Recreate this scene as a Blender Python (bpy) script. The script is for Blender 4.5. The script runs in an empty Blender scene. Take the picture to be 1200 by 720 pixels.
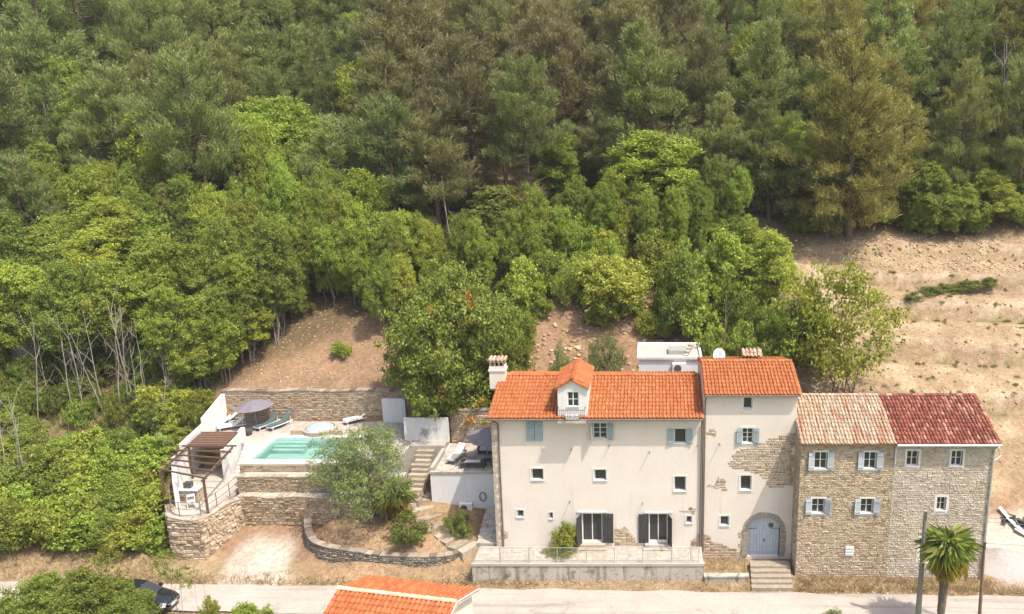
import bpy, bmesh, math, random
import numpy as np
from mathutils import Vector, Matrix

# ------------------------------------------------------------------ camera, sky, sun, exposure
scene = bpy.context.scene
col = scene.collection
rad = math.radians

FOC, PPX, PPY, PITCH, CAM = 950.0, 765.0, 360.0, rad(13.5), (0.0, -47.0, 28.45)
cam_d = bpy.data.cameras.new("camera")
cam_d.sensor_width = 36.0
cam_d.lens = 36.0 * FOC / 1200.0
cam_d.shift_x = -(PPX - 600.0) / 1200.0
cam_d.clip_end = 3000
cam = bpy.data.objects.new("camera", cam_d)
col.objects.link(cam)
cam.location = CAM
cam.rotation_euler = (rad(90) - PITCH, 0, 0)
scene.camera = cam

SUN = Vector((1.45, -1.0, 3.3)).normalized()
world = bpy.data.worlds.new("World")
scene.world = world
world.use_nodes = True
wn = world.node_tree
sky = wn.nodes.new("ShaderNodeTexSky")
sky.sky_type = 'NISHITA'
sky.sun_disc = False
sky.sun_elevation = math.asin(SUN.z)
sky.sun_rotation = math.atan2(SUN.x, SUN.y)
sky.air_density = 1.0
sky.dust_density = 4.0
sky.ozone_density = 1.0
wn.links.new(sky.outputs[0], wn.nodes["Background"].inputs[0])
wn.nodes["Background"].inputs[1].default_value = 0.15
sun_d = bpy.data.lights.new("sun", 'SUN')
sun_d.energy = 2.9
sun_d.angle = rad(0.5)
sun_d.color = (1.0, 0.925, 0.81)
sun = bpy.data.objects.new("sun", sun_d)
col.objects.link(sun)
sun.rotation_euler = (-SUN).to_track_quat('-Z', 'Y').to_euler()
sun.location = (30, -30, 80)

vs = scene.view_settings
vs.view_transform = 'Standard'
vs.look = 'None'
vs.gamma = 1.0
vs.use_curve_mapping = False
vs.exposure = 1.1
try:
    scene.cycles.max_bounces = 6
    scene.cycles.diffuse_bounces = 3
    scene.cycles.transmission_bounces = 4
    scene.cycles.use_denoising = True
except Exception:
    pass

# ------------------------------------------------------------------ surveying helpers: photo measurement -> place in the world
_c, _s = math.cos(PITCH), math.sin(PITCH)
def ray(x, y):
    u = (x - PPX) / FOC; v = -(y - PPY) / FOC
    return (u, _c + v * _s, -_s + v * _c)
def atZ(x, y, z):
    d = ray(x, y); t = (z - CAM[2]) / d[2]
    return Vector([CAM[i] + t * d[i] for i in range(3)])
def atY(x, y, Y):
    d = ray(x, y); t = (Y - CAM[1]) / d[1]
    return Vector([CAM[i] + t * d[i] for i in range(3)])
def rect(x0, y0, x1, y1, Y):
    a = atY(x0, y1, Y); b = atY(x1, y0, Y)
    return (a.x, b.x, a.z, b.z)

rng = random.Random(7)
NP = np.random.default_rng(11)

# ------------------------------------------------------------------ object helpers
def tag(o, label=None, cat=None, group=None, kind=None):
    if label: o["label"] = label
    if cat: o["category"] = cat
    if group: o["group"] = group
    if kind: o["kind"] = kind
    return o

ORG = {}
def empty(name, loc, rz=0.0):
    o = bpy.data.objects.new(name, None)
    o.empty_display_size = 0.3
    col.objects.link(o)
    o.location = loc
    o.rotation_euler = (0, 0, rz)
    ORG[o.name] = Vector(loc)
    return o

def thing(name, label, cat, loc, group=None):
    return tag(empty(name, loc), label, cat, group)

def raw_mesh(name, V, F, mat, smooth=False):
    me = bpy.data.meshes.new(name)
    me.from_pydata([tuple(v) for v in V], [], F)
    if mat: me.materials.append(mat)
    if smooth:
        me.polygons.foreach_set("use_smooth", [True] * len(me.polygons))
    me.update()
    return me

def np_mesh(name, V, F, mat, smooth=False):
    """V (n,3) array, F (m,k) int array: fast mesh."""
    me = bpy.data.meshes.new(name)
    n, (m, k) = len(V), F.shape
    me.vertices.add(n); me.vertices.foreach_set("co", np.asarray(V, np.float32).ravel())
    me.loops.add(m * k); me.loops.foreach_set("vertex_index", np.asarray(F, np.int32).ravel())
    me.polygons.add(m)
    me.polygons.foreach_set("loop_start", np.arange(0, m * k, k, dtype=np.int32))
    if smooth:
        me.polygons.foreach_set("use_smooth", np.ones(m, bool))
    if mat: me.materials.append(mat)
    me.update(calc_edges=True)
    return me

def place_mesh(me, name, parent=None, org=None):
    o = bpy.data.objects.new(name, me)
    col.objects.link(o)
    if parent is not None:
        o.parent = parent
        ORG[o.name] = ORG[parent.name]
    else:
        ORG[o.name] = Vector(org or (0, 0, 0))
        o.location = ORG[o.name]
    return o

class MB:
    def __init__(self):
        self.v, self.f = [], []
    def add(self, V, F):
        b = len(self.v)
        self.v += [Vector(p) for p in V]
        self.f += [tuple(b + i for i in q) for q in F]
        return self
    def box(self, x0, x1, y0, y1, z0, z1):
        V = [(x0,y0,z0),(x1,y0,z0),(x1,y1,z0),(x0,y1,z0),(x0,y0,z1),(x1,y0,z1),(x1,y1,z1),(x0,y1,z1)]
        return self.add(V, [(0,3,2,1),(4,5,6,7),(0,1,5,4),(1,2,6,5),(2,3,7,6),(3,0,4,7)])
    def bar(self, a, b, w, h, up=(0,0,1)):
        """box beam from a to b, w sideways, h along up"""
        a, b = Vector(a), Vector(b)
        d = (b - a).normalized(); s = d.cross(Vector(up))
        if s.length < 1e-4: s = d.cross(Vector((1, 0, 0)))
        s.normalize(); u = s.cross(d).normalized()
        s *= w / 2; u *= h / 2
        V = [a-s-u, a+s-u, a+s+u, a-s+u, b-s-u, b+s-u, b+s+u, b-s+u]
        return self.add(V, [(0,1,2,3),(7,6,5,4),(0,4,5,1),(1,5,6,2),(2,6,7,3),(3,7,4,0)])
    def poly(self, *pts):
        return self.add(pts, [tuple(range(len(pts)))])
    def prism(self, prof, ext):
        n = len(prof); e = Vector(ext)
        V = [Vector(p) for p in prof] + [Vector(p) + e for p in prof]
        F = [tuple(range(n))[::-1], tuple(range(n, 2*n))]
        F += [(i, (i+1) % n, n + (i+1) % n, n + i) for i in range(n)]
        return self.add(V, F)
    def tube(self, pts, radii, n=6, cap=True):
        pts = [Vector(p) for p in pts]
        if not hasattr(radii, '__len__'): radii = [radii] * len(pts)
        b = len(self.v); V = []; F = []
        ref = None
        for i, p in enumerate(pts):
            d = (pts[min(i+1, len(pts)-1)] - pts[max(i-1, 0)])
            if d.length < 1e-6: d = Vector((0, 0, 1))
            d.normalize()
            if ref is None:
                ref = d.cross(Vector((1, 0, 0)) if abs(d.x) < .8 else Vector((0, 1, 0))).normalized()
            x = (ref - d * ref.dot(d))
            x = x.normalized() if x.length > 1e-5 else d.orthogonal().normalized()
            ref = x; y = d.cross(x)
            for k in range(n):
                a = 2 * math.pi * k / n
                V.append(p + (x * math.cos(a) + y * math.sin(a)) * radii[i])
        for i in range(len(pts) - 1):
            for k in range(n):
                k2 = (k + 1) % n
                F.append((i*n+k, i*n+k2, (i+1)*n+k2, (i+1)*n+k))
        if cap:
            F.append(tuple(range(n))[::-1]); F.append(tuple((len(pts)-1)*n + k for k in range(n)))
        return self.add(V, F)
    def lathe(self, prof, n=16, c=(0, 0, 0)):
        V = []; F = []
        for r, z in prof:
            for k in range(n):
                a = 2 * math.pi * k / n
                V.append((c[0] + r * math.cos(a), c[1] + r * math.sin(a), c[2] + z))
        for i in range(len(prof) - 1):
            for k in range(n):
                k2 = (k + 1) % n
                F.append((i*n+k, i*n+k2, (i+1)*n+k2, (i+1)*n+k))
        F.append(tuple(range(n))[::-1]); F.append(tuple((len(prof)-1)*n + k for k in range(n)))
        return self.add(V, F)
    def build(self, name, mat, parent=None, smooth=False, kind=None, local=False):
        if parent is not None:
            org = Vector((0, 0, 0)) if local else ORG[parent.name]
        else:
            xs = [p.x for p in self.v]; ys = [p.y for p in self.v]; zs = [p.z for p in self.v]
            org = Vector(((min(xs)+max(xs))/2, (min(ys)+max(ys))/2, min(zs)))
            if local: org = Vector((0, 0, 0))
        me = raw_mesh(name, [p - org for p in self.v], self.f, mat, smooth)
        o = place_mesh(me, name, parent, org)
        if kind: o["kind"] = kind
        return o

# ------------------------------------------------------------------ materials
def new_mat(name):
    m = bpy.data.materials.new(name); m.use_nodes = True
    nt = m.node_tree
    return m, nt, nt.nodes["Principled BSDF"]

def node(nt, t, **kw):
    n = nt.nodes.new(t)
    for k, v in kw.items(): setattr(n, k, v)
    return n

def ramp(nt, fac, stops):
    r = node(nt, "ShaderNodeValToRGB")
    els = r.color_ramp.elements
    while len(els) < len(stops): els.new(0.5)
    for e, (p, c) in zip(els, stops):
        e.position = p; e.color = (*c, 1)
    nt.links.new(fac, r.inputs[0])
    return r.outputs[0]

def noise(nt, scale, detail=4, rough=.6, coord=None, dist=0.0):
    n = node(nt, "ShaderNodeTexNoise")
    n.inputs["Scale"].default_value = scale; n.inputs["Detail"].default_value = detail
    n.inputs["Roughness"].default_value = rough; n.inputs["Distortion"].default_value = dist
    if coord is not None: nt.links.new(coord, n.inputs["Vector"])
    return n.outputs["Fac"]

def obj_coord(nt, scale=None):
    t = node(nt, "ShaderNodeTexCoord")
    if scale is None: return t.outputs["Object"]
    mp = node(nt, "ShaderNodeMapping"); mp.inputs["Scale"].default_value = scale
    nt.links.new(t.outputs["Object"], mp.inputs[0])
    return mp.outputs[0]

def mix(nt, fac, a, b, mode='MIX'):
    m = node(nt, "ShaderNodeMixRGB", blend_type=mode)
    for sock, val in zip(m.inputs, (fac, a, b)):
        if isinstance(val, (int, float)): sock.default_value = val
        elif isinstance(val, tuple): sock.default_value = (*val, 1)
        else: nt.links.new(val, sock)
    return m.outputs[0]

def bump(nt, bsdf, h, strength=.4, dist=.03):
    b = node(nt, "ShaderNodeBump")
    b.inputs["Strength"].default_value = strength; b.inputs["Distance"].default_value = dist
    nt.links.new(h, b.inputs["Height"]); nt.links.new(b.outputs[0], bsdf.inputs["Normal"])

def mat_noise(name, c1, c2, scale=2.0, rough=.85, bs=.3, bd=.02, fine=30., spec=.3, stain=None, metal=0, streak=None):
    """two colours mixed by noise, fine bump, optional third (stain) colour in blotches"""
    m, nt, b = new_mat(name)
    oc = obj_coord(nt)
    c = ramp(nt, noise(nt, scale, 6, .65, oc), [(.3, c1), (.7, c2)])
    if stain:
        f = ramp(nt, noise(nt, stain[1], 8, .7, oc, .6), [(stain[2], (0,0,0)), (stain[2] + .14, (1,1,1))])
        c = mix(nt, f, c, stain[0])
    if streak:
        f = ramp(nt, noise(nt, 1.0, 6, .65, obj_coord(nt, streak[1]), .3), [(streak[2], (0,0,0)), (streak[2] + .2, (1,1,1))])
        c = mix(nt, f, c, streak[0])
    f2 = noise(nt, fine, 4, .6, oc)
    g = ramp(nt, f2, [(.25, (.82,.82,.82)), (.75, (1.08,1.08,1.08))])
    c = mix(nt, 1.0, c, g, 'MULTIPLY')
    nt.links.new(c, b.inputs["Base Color"])
    b.inputs["Roughness"].default_value = rough
    b.inputs["Specular IOR Level"].default_value = spec
    b.inputs["Metallic"].default_value = metal
    if bs: bump(nt, b, f2, bs, bd)
    return m

def mat_island(name, stops, rough=.9, nscale=9., bs=.5, wear=None, spec=.2):
    """each separate piece of the mesh gets its own tone from the ramp"""
    m, nt, b = new_mat(name)
    g = node(nt, "ShaderNodeNewGeometry")
    oc = obj_coord(nt)
    c = ramp(nt, g.outputs["Random Per Island"], stops)
    n = noise(nt, nscale, 5, .65, oc)
    c = mix(nt, 1.0, c, ramp(nt, n, [(.25, (.68,.68,.68)), (.75, (1.2,1.2,1.2))]), 'MULTIPLY')
    if wear:
        w = noise(nt, wear[1], 6, .7, oc, .5)
        c = mix(nt, ramp(nt, w, [(wear[2], (0,0,0)), (wear[2] + .15, (1,1,1))]), c, wear[0])
    nt.links.new(c, b.inputs["Base Color"])
    b.inputs["Roughness"].default_value = rough
    b.inputs["Specular IOR Level"].default_value = spec
    if bs: bump(nt, b, n, bs, .02)
    return m

def mat_leaf(name, dark, light, var=.35, hue=.03, transl=.35, rough=.6, accent=None):
    m, nt, b = new_mat(name)
    g = node(nt, "ShaderNodeNewGeometry"); oi = node(nt, "ShaderNodeObjectInfo")
    c = ramp(nt, g.outputs["Random Per Island"], [(0, dark), (1, light)])
    if accent:
        a = ramp(nt, noise(nt, accent[1], 2, .5, obj_coord(nt)), [(accent[2], (0,0,0)), (accent[2] + .08, (1,1,1))])
        c = mix(nt, a, c, accent[0])
    h = node(nt, "ShaderNodeHueSaturation")
    mr = node(nt, "ShaderNodeMapRange"); mr.inputs[3].default_value = .5 - hue; mr.inputs[4].default_value = .5 + hue
    nt.links.new(oi.outputs["Random"], mr.inputs[0]); nt.links.new(mr.outputs[0], h.inputs["Hue"])
    mv = node(nt, "ShaderNodeMapRange"); mv.inputs[3].default_value = 1 - var; mv.inputs[4].default_value = 1 + var
    wn_ = node(nt, "ShaderNodeTexWhiteNoise", noise_dimensions='1D')
    nt.links.new(oi.outputs["Random"], wn_.inputs["W"]); nt.links.new(wn_.outputs["Value"], mv.inputs[0])
    nt.links.new(mv.outputs[0], h.inputs["Value"])
    nt.links.new(c, h.inputs["Color"])
    nt.links.new(h.outputs[0], b.inputs["Base Color"])
    b.inputs["Roughness"].default_value = rough
    b.inputs["Specular IOR Level"].default_value = .25
    tr = node(nt, "ShaderNodeBsdfTranslucent")
    br = mix(nt, 1.0, h.outputs[0], (1.25, 1.35, .8), 'MULTIPLY')
    nt.links.new(br, tr.inputs[0])
    ms = node(nt, "ShaderNodeMixShader"); ms.inputs[0].default_value = transl
    nt.links.new(b.outputs[0], ms.inputs[1]); nt.links.new(tr.outputs[0], ms.inputs[2])
    nt.links.new(ms.outputs[0], nt.nodes["Material Output"].inputs[0])
    return m

M = {}
M['plaster'] = mat_noise('plaster', (0.609,0.543,0.470), (0.677,0.607,0.533), .6, .92, .25, .015, 14, .2, stain=((0.496,0.430,0.356), .9, .64), streak=((0.518,0.450,0.377), (1.6,1.6,.16), .60))
M['plaster2'] = mat_noise('plaster_tower', (0.597,0.531,0.458), (0.666,0.592,0.512), .5, .92, .25, .015, 14, .2, stain=((0.496,0.417,0.340), .8, .63), streak=((0.518,0.445,0.366), (1.6,1.6,.16), .60))
M['white'] = mat_noise('white_render', (.60,.59,.565), (.66,.65,.62), .8, .9, .15, .01, 20, .2, stain=((.50,.48,.44), 1.1, .60), streak=((.50,.48,.44), (2,2,.2), .57))
M['whitepaint'] = mat_noise('white_paint', (.64,.64,.62), (.68,.68,.66), 2, .6, .05, .005, 30, .4)
M['surround'] = mat_noise('white_surround', (.58,.56,.52), (.64,.62,.58), 2, .85, .1, .01, 30, .3)
M['glass'], _nt, _b = new_mat('window_glass')
_b.inputs["Base Color"].default_value = (.035,.035,.035,1); _b.inputs["Roughness"].default_value = .12
M['blue'] = mat_noise('blue_shutter_paint', (0.246,0.315,0.340), (0.306,0.374,0.399), 3, .7, .2, .01, 40, .3)
M['pale_blue'] = mat_noise('pale_blue_paint', (0.374,0.416,0.455), (0.442,0.480,0.514), 3, .7, .2, .01, 40, .3)
M['dark_wood'] = mat_noise('dark_painted_wood', (.035,.033,.033), (.06,.055,.055), 6, .6, .2, .01, 40, .3)
M['brown_wood'] = mat_noise('brown_wood', (.10,.055,.035), (.16,.09,.06), 6, .75, .3, .01, 40, .3)
M['reed'] = mat_noise('reed_matting', (.12,.075,.055), (.18,.11,.08), 5, .9, .4, .02, 40, .1)
M['mortar'] = mat_noise('mortar', (0.365,0.287,0.205), (0.452,0.365,0.269), 2.5, .95, .5, .03, 14, .1)
M['mortar_dark'] = mat_noise('dark_mortar', (.13,.105,.08), (.2,.165,.125), 2.5, .95, .5, .03, 14, .1)
M['mortar_pale'] = mat_noise('pale_mortar', (0.420,0.359,0.286), (0.485,0.420,0.341), 2.5, .95, .5, .03, 14, .1)
M['stone'] = mat_island('rubble_stone', [(0,(0.252,0.178,0.118)),(.25,(0.356,0.265,0.174)),(.6,(0.426,0.331,0.230)),(.85,(0.487,0.395,0.292)),(1,(0.287,0.230,0.174))])
M['stone_pale'] = mat_island('pale_stone', [(0,(0.324,0.258,0.191)),(.4,(0.412,0.340,0.264)),(.8,(0.470,0.399,0.317)),(1,(0.299,0.245,0.191))], wear=((0.485,0.415,0.333), 1.0, .46))
M['stone_grey'] = mat_island('weathered_stone', [(0,(.11,.09,.07)),(.4,(.22,.185,.145)),(.8,(.34,.285,.22)),(1,(.18,.16,.14))])
M['stone_warm'] = mat_island('warm_stone', [(0,(0.213,0.139,0.082)),(.35,(0.328,0.234,0.148)),(.7,(0.385,0.295,0.197)),(1,(0.246,0.197,0.148))])
M['stone_arch'] = mat_island('arch_stone', [(0,(.20,.165,.13)),(.5,(.28,.235,.19)),(1,(.35,.30,.25))])
M['stone_step'] = mat_island('step_stone', [(0,(.21,.175,.135)),(.5,(.28,.235,.18)),(1,(.34,.29,.23))], nscale=4)
M['quoin'] = mat_island('quoin_stone', [(0,(0.312,0.246,0.180)),(.5,(0.410,0.336,0.254)),(1,(0.459,0.394,0.320))])
M['paving'] = mat_island('paving_stone', [(0,(.28,.23,.175)),(.5,(.36,.30,.235)),(1,(.41,.35,.28))], nscale=5)
M['paving_pale'] = mat_island('pale_paving', [(0,(.335,.30,.255)),(1,(.40,.36,.31))], nscale=3)
M['tile'] = mat_island('orange_clay_tile', [(0,(0.310,0.092,0.033)),(.4,(0.347,0.113,0.040)),(.8,(0.370,0.130,0.048)),(1,(0.384,0.161,0.070))], .8, 6, .2)
M['tile_bright'] = mat_island('bright_clay_tile', [(0,(0.333,0.096,0.037)),(.5,(0.370,0.118,0.044)),(1,(0.399,0.152,0.062))], .8, 6, .2)
M['tile_faded'], _nt, _b = new_mat('faded_clay_tile')
_g = node(_nt, "ShaderNodeNewGeometry")
_c0 = ramp(_nt, _g.outputs["Random Per Island"], [(0,(.29,.215,.145)),(.5,(.355,.28,.195)),(1,(.41,.335,.245))])
_st = noise(_nt, 1.0, 3, .6, obj_coord(_nt, (4.6, .55, .55)))
_c1 = mix(_nt, ramp(_nt, _st, [(.50,(0,0,0)),(.60,(1,1,1))]), _c0, (.29,.135,.07))
_c1 = mix(_nt, ramp(_nt, noise(_nt, 1.3, 5, .7, obj_coord(_nt, (5.5, .8, .8)), .4), [(.60,(0,0,0)),(.68,(1,1,1))]), _c1, (.16,.11,.08))
_nt.links.new(_c1, _b.inputs["Base Color"]); _b.inputs["Roughness"].default_value = .95
M['tile_red'] = mat_island('red_clay_tile', [(0,(0.125,0.043,0.030)),(.45,(0.206,0.062,0.041)),(.75,(0.263,0.089,0.057)),(.9,(0.338,0.176,0.119)),(1,(0.375,0.243,0.175))], .7, 6, .2)
M['tile_under'] = mat_noise('clay_underlay', (.28,.09,.04), (.36,.12,.055), 4, .9, .2, .01, 20, .1)
M['tile_under_pale'] = mat_noise('clay_underlay_pale', (.26,.15,.09), (.34,.21,.14), 4, .9, .2, .01, 20, .1)
M['ridge_pale'] = mat_island('pale_ridge_mortar', [(0,(.60,.34,.22)),(1,(.68,.46,.33))])
M['concrete'] = mat_noise('stained_concrete', (.37,.33,.28), (.45,.405,.345), .9, .92, .3, .02, 16, .2, stain=((.17,.145,.115), 1.7, .52), streak=((.13,.11,.09), (2.2,2.2,.25), .52))
M['concrete_pale'] = mat_noise('pale_concrete', (.34,.31,.27), (.41,.375,.325), .9, .92, .3, .02, 16, .2, stain=((.42,.37,.31), 1.2, .58))
M['metal'] = mat_noise('grey_metal', (.34,.33,.31), (.42,.41,.39), 5, .5, .05, .005, 40, .5, metal=.3)
M['dark_metal'] = mat_noise('dark_metal', (.06,.055,.05), (.10,.09,.08), 5, .55, .05, .005, 40, .5)
M['pipe'] = mat_noise('brown_pipe', (.12,.09,.07), (.17,.135,.11), 5, .55, .05, .005, 40, .5)
M['rust'] = mat_noise('rusty_metal', (.16,.09,.06), (.26,.17,.12), 6, .8, .2, .01, 40, .3)
M['fabric_grey'] = mat_noise('grey_fabric', (.15,.135,.155), (.20,.18,.20), 5, .95, .1, .01, 60, .1)
M['dark_scrap_shade'] = mat_noise('dark_scrap_and_shade', (.035,.035,.04), (.06,.06,.065), 5, .95, .1, .01, 60, .1)  # dark tone for scrap and flue, also painted shade of the rooms
M['fabric_green'] = mat_noise('green_grey_fabric', (.07,.105,.10), (.10,.135,.13), 5, .9, .1, .01, 60, .1)
M['fabric_pale'] = mat_noise('pale_cushion', (.55,.52,.50), (.62,.59,.57), 5, .95, .1, .01, 60, .1)
M['plastic_dark'] = mat_noise('dark_wicker', (.05,.048,.045), (.08,.075,.07), 20, .7, .3, .01, 60, .3)
M['pool_tile'] = mat_noise('pool_lining', (0.396,0.585,0.525), (0.447,0.628,0.568), 1.5, .5, .05, .005, 10, .4)
M['cover'] = mat_noise('pale_dome_cover', (.28,.38,.41), (.34,.43,.46), 1.5, .6, .05, .005, 10, .5)
M['bark'] = mat_noise('bark', (.11,.085,.065), (.20,.16,.125), 3, .95, .6, .04, 12, .1)
M['bark_pale'] = mat_noise('pale_bark', (0.259,0.223,0.180), (0.346,0.302,0.252), 3, .95, .4, .03, 12, .1)
M['bark_pine'] = mat_noise('pine_bark', (.10,.07,.055), (.17,.12,.095), 3, .95, .6, .04, 12, .1)
M['car_paint'], _nt, _b = new_mat('black_car_paint')
_b.inputs["Base Color"].default_value = (.012,.013,.016,1); _b.inputs["Roughness"].default_value = .22; _b.inputs["Coat Weight"].default_value = .6
M['rubber'] = mat_noise('rubber', (.02,.02,.02), (.035,.035,.035), 5, .9, .1, .01, 40, .1)
M['lamp_glass'], _nt, _b = new_mat('headlight_glass')
_b.inputs["Base Color"].default_value = (.7,.72,.75,1); _b.inputs["Roughness"].default_value = .1
M['wood_pole'] = mat_noise('weathered_pole', (.20,.175,.15), (.29,.26,.23), 3, .95, .3, .02, 20, .1)
M['gravel_grey'] = mat_noise('grey_gravel', (0.295,0.271,0.246), (0.394,0.369,0.344), 6, .95, .8, .05, 25, .1)
# water: thin clear surface over the tiled basin
M['water'], _nt, _b = new_mat('pool_water')
_b.inputs["Base Color"].default_value = (.74,.95,.91,1); _b.inputs["Roughness"].default_value = .04
_b.inputs["Transmission Weight"].default_value = 1.0; _b.inputs["IOR"].default_value = 1.2
bump(_nt, _b, noise(_nt, 2.2, 3, .5, obj_coord(_nt)), .15, .05)

M['leaf'] = mat_leaf('leaf_green', (0.115,0.150,0.024), (0.307,0.347,0.064), .22, .02, .4)
M['leaf_bright'] = mat_leaf('leaf_bright', (0.165,0.211,0.028), (0.380,0.423,0.074), .18, .02, .4)
M['leaf_yellow'] = mat_leaf('leaf_yellow_green', (0.188,0.219,0.031), (0.400,0.425,0.088), .15, .015, .4)
M['leaf_dark'] = mat_leaf('leaf_dark', (0.084,0.109,0.023), (0.215,0.238,0.054), .2, .02)
M['leaf_olive'] = mat_leaf('leaf_olive', (0.130,0.156,0.050), (0.291,0.322,0.119), .15, .02)
M['leaf_accent'] = mat_leaf('leaf_rusty_accent', (0.127,0.158,0.027), (0.334,0.365,0.070), .15, .015, accent=((0.535,0.220,0.049), .45, .64))
M['needle'] = mat_leaf('pine_needles', (0.125,0.147,0.045), (0.302,0.332,0.111), .22, .022, .3)
M['needle_brown'] = mat_leaf('pine_needles_brown', (0.144,0.131,0.055), (0.287,0.263,0.120), .2, .02, .3)
M['needle_gold'] = mat_leaf('pine_needles_gold', (0.165,0.157,0.042), (0.360,0.330,0.105), .15, .015, .3)
M['palm_green'] = mat_leaf('palm_frond_green', (0.166,0.207,0.048), (0.400,0.428,0.138), .3, .03, .4)
M['palm_dry'] = mat_leaf('palm_frond_dry', (.30,.22,.06), (.42,.32,.11), .2, .02)
M['dry_grass'] = mat_leaf('dry_grass', (.22,.16,.085), (.36,.27,.15), .1, .01, .3)
M['tuft'] = mat_leaf('dry_tuft', (.10,.08,.035), (.22,.17,.075), .2, .02, .2)
M['green_grass'] = mat_leaf('green_grass', (.10,.14,.03), (.22,.24,.07), .1, .01, .3)
# ------------------------------------------------------------------ terrain
_NZ = np.random.default_rng(5).random((256, 256))
def vnoise(x, y, s):
    x = np.asarray(x, float) / s + 500; y = np.asarray(y, float) / s + 500
    xi = np.floor(x).astype(int); yi = np.floor(y).astype(int)
    fx = x - xi; fy = y - yi
    fx = fx * fx * (3 - 2 * fx); fy = fy * fy * (3 - 2 * fy)
    g = lambda a, b: _NZ[a % 256, b % 256]
    return ((g(xi, yi) * (1-fx) + g(xi+1, yi) * fx) * (1-fy) + (g(xi, yi+1) * (1-fx) + g(xi+1, yi+1) * fx) * fy) - .5

UP = [(60, 32.5), (90, 47.0), (130, 62.0), (200, 80.0)]
FRONT = [(-80, -14), (-14, -2.2), (-8, -.7), (-6, -.1)]
PROF = [
    (-150, FRONT + [(-1.9, -.02), (0, 1.0), (3, 1.9), (10, 4.4), (20, 9.0), (30, 14.5)] + UP),
    (-37,  FRONT + [(-1.9, -.02), (0, 1.0), (3, 2.2), (6, 3.4), (12, 6.3), (20, 11.0), (30, 16.5)] + UP),
    (-33.4, FRONT + [(-1.9, -.02), (0, .6), (3, 1.6), (6, 3.0), (12, 6.5), (20, 11.2), (30, 16.5)] + UP),
    (-32.4, FRONT + [(-1.9, -.02), (0, .5), (3, .8), (12.3, 3.2), (12.5, 7.2), (20, 11.2), (30, 16.5)] + UP),
    (-26.5, FRONT + [(-1.9, -.02), (-1, .2), (3.2, 1.3), (4.5, 1.5), (12.3, 3.2), (12.5, 7.2), (20, 11.4), (30, 16.5)] + UP),
    (-23.2, FRONT + [(-1.9, -.02), (-1, .25), (3.2, 1.3), (4.5, 1.5), (12.3, 3.2), (12.5, 7.2), (20, 11.4), (30, 16.5)] + UP),
    (-22.4, FRONT + [(-1.9, -.02), (-1, .25), (3.2, 1.3), (4.5, 1.5), (12.3, 3.2), (12.5, 7.2), (20, 11.4), (30, 16.5)] + UP),
    (-21.6, FRONT + [(-1.9, -.02), (-.6, .3), (.2, .45), (.7, 1.4), (4.5, 2.0), (12.3, 3.2), (12.5, 7.2), (20, 11.4), (30, 16.5)] + UP),
    (-15.5, FRONT + [(-2.0, -.02), (-1.25, .15), (-.85, 1.0), (.5, 1.6), (2.5, 2.1), (4.5, 2.4), (12.3, 4.2), (12.5, 6.5), (20, 11.4), (30, 16.5)] + UP),
    (-11.8, FRONT + [(-2.1, -.02), (-1.5, .15), (-.4, 1.2), (3, 1.9), (4.5, 2.0), (9, 3.6), (12, 5.5), (20, 11.4), (30, 16.5)] + UP),
    (-10.5, FRONT + [(-2.5, -.02), (-2.25, .24), (-1.7, .3), (-.4, .9), (8.3, 1.0), (9.5, 4.5), (13, 7.3), (20, 11.5), (30, 16.5)] + UP),
    (9.0, FRONT + [(-2.7, -.02), (-2.4, .2), (-2.0, .3), (-.8, .45), (8.3, .6), (9.5, 4.5), (13, 7.3), (20, 11.6), (30, 16.8)] + UP),
    (20.8, FRONT + [(-3.3, -.02), (-2.2, .1), (-1, .15), (5.5, .6), (8, 4.2), (13, 7.4), (20, 11.6), (30, 16.8)] + UP),
    (24, FRONT + [(-3.4, -.02), (-2.4, .1), (0, .25), (3, .7), (8, 3.6), (13, 7.2), (20, 11.5), (30, 16.8)] + UP),
    (120, FRONT + [(-3.4, -.02), (-2.4, .1), (0, .25), (4, .8), (9, 3.6), (13, 7.0), (20, 11.5), (30, 16.8)] + UP),
]
_px = np.array([p[0] for p in PROF], float)
def bench(x, y):
    ph = (y + vnoise(x, y, 12) * .9 + x * .02) / 4.3
    return ph - np.floor(ph), np.clip((x - 8) / 6, 0, 1) * np.clip((y - 9) / 3, 0, 1) * np.clip((31 - y) / 4, 0, 1)
def ground(x, y, detail=True):
    x = np.atleast_1d(np.asarray(x, float)); y = np.atleast_1d(np.asarray(y, float))
    Zs = np.stack([np.interp(y, [q[0] for q in p[1]], [q[1] for q in p[1]]) for p in PROF])
    i = np.clip(np.searchsorted(_px, x) - 1, 0, len(_px) - 2)
    t = np.clip((x - _px[i]) / (_px[i+1] - _px[i]), 0, 1); t = t * t * (3 - 2 * t)
    k = np.arange(len(x))
    z = Zs[i, k] * (1 - t) + Zs[i+1, k] * t
    if detail:
        amp = np.clip((y - 9) / 20, 0, 1)
        z = z + amp * (vnoise(x, y, 14) * 2.4 + vnoise(x, y, 5) * .9)
        rough = np.clip((y + 1.5) / 2.5, 0, 1)
        z = z + rough * (vnoise(x, y, 1.7) * .16 + vnoise(x, y, .8) * .09)
        # narrow cultivation benches on the bare slope to the right
        fr, b = bench(x, y)
        z = z + b * (np.where(fr < .84, -.62 * fr, -.5208 + (fr - .84) * 3.255) + .25) * 2.2
        z = z + b * vnoise(x, y, .5) * .16
    return z
def gz(x, y): return float(ground(x, y)[0])

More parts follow.
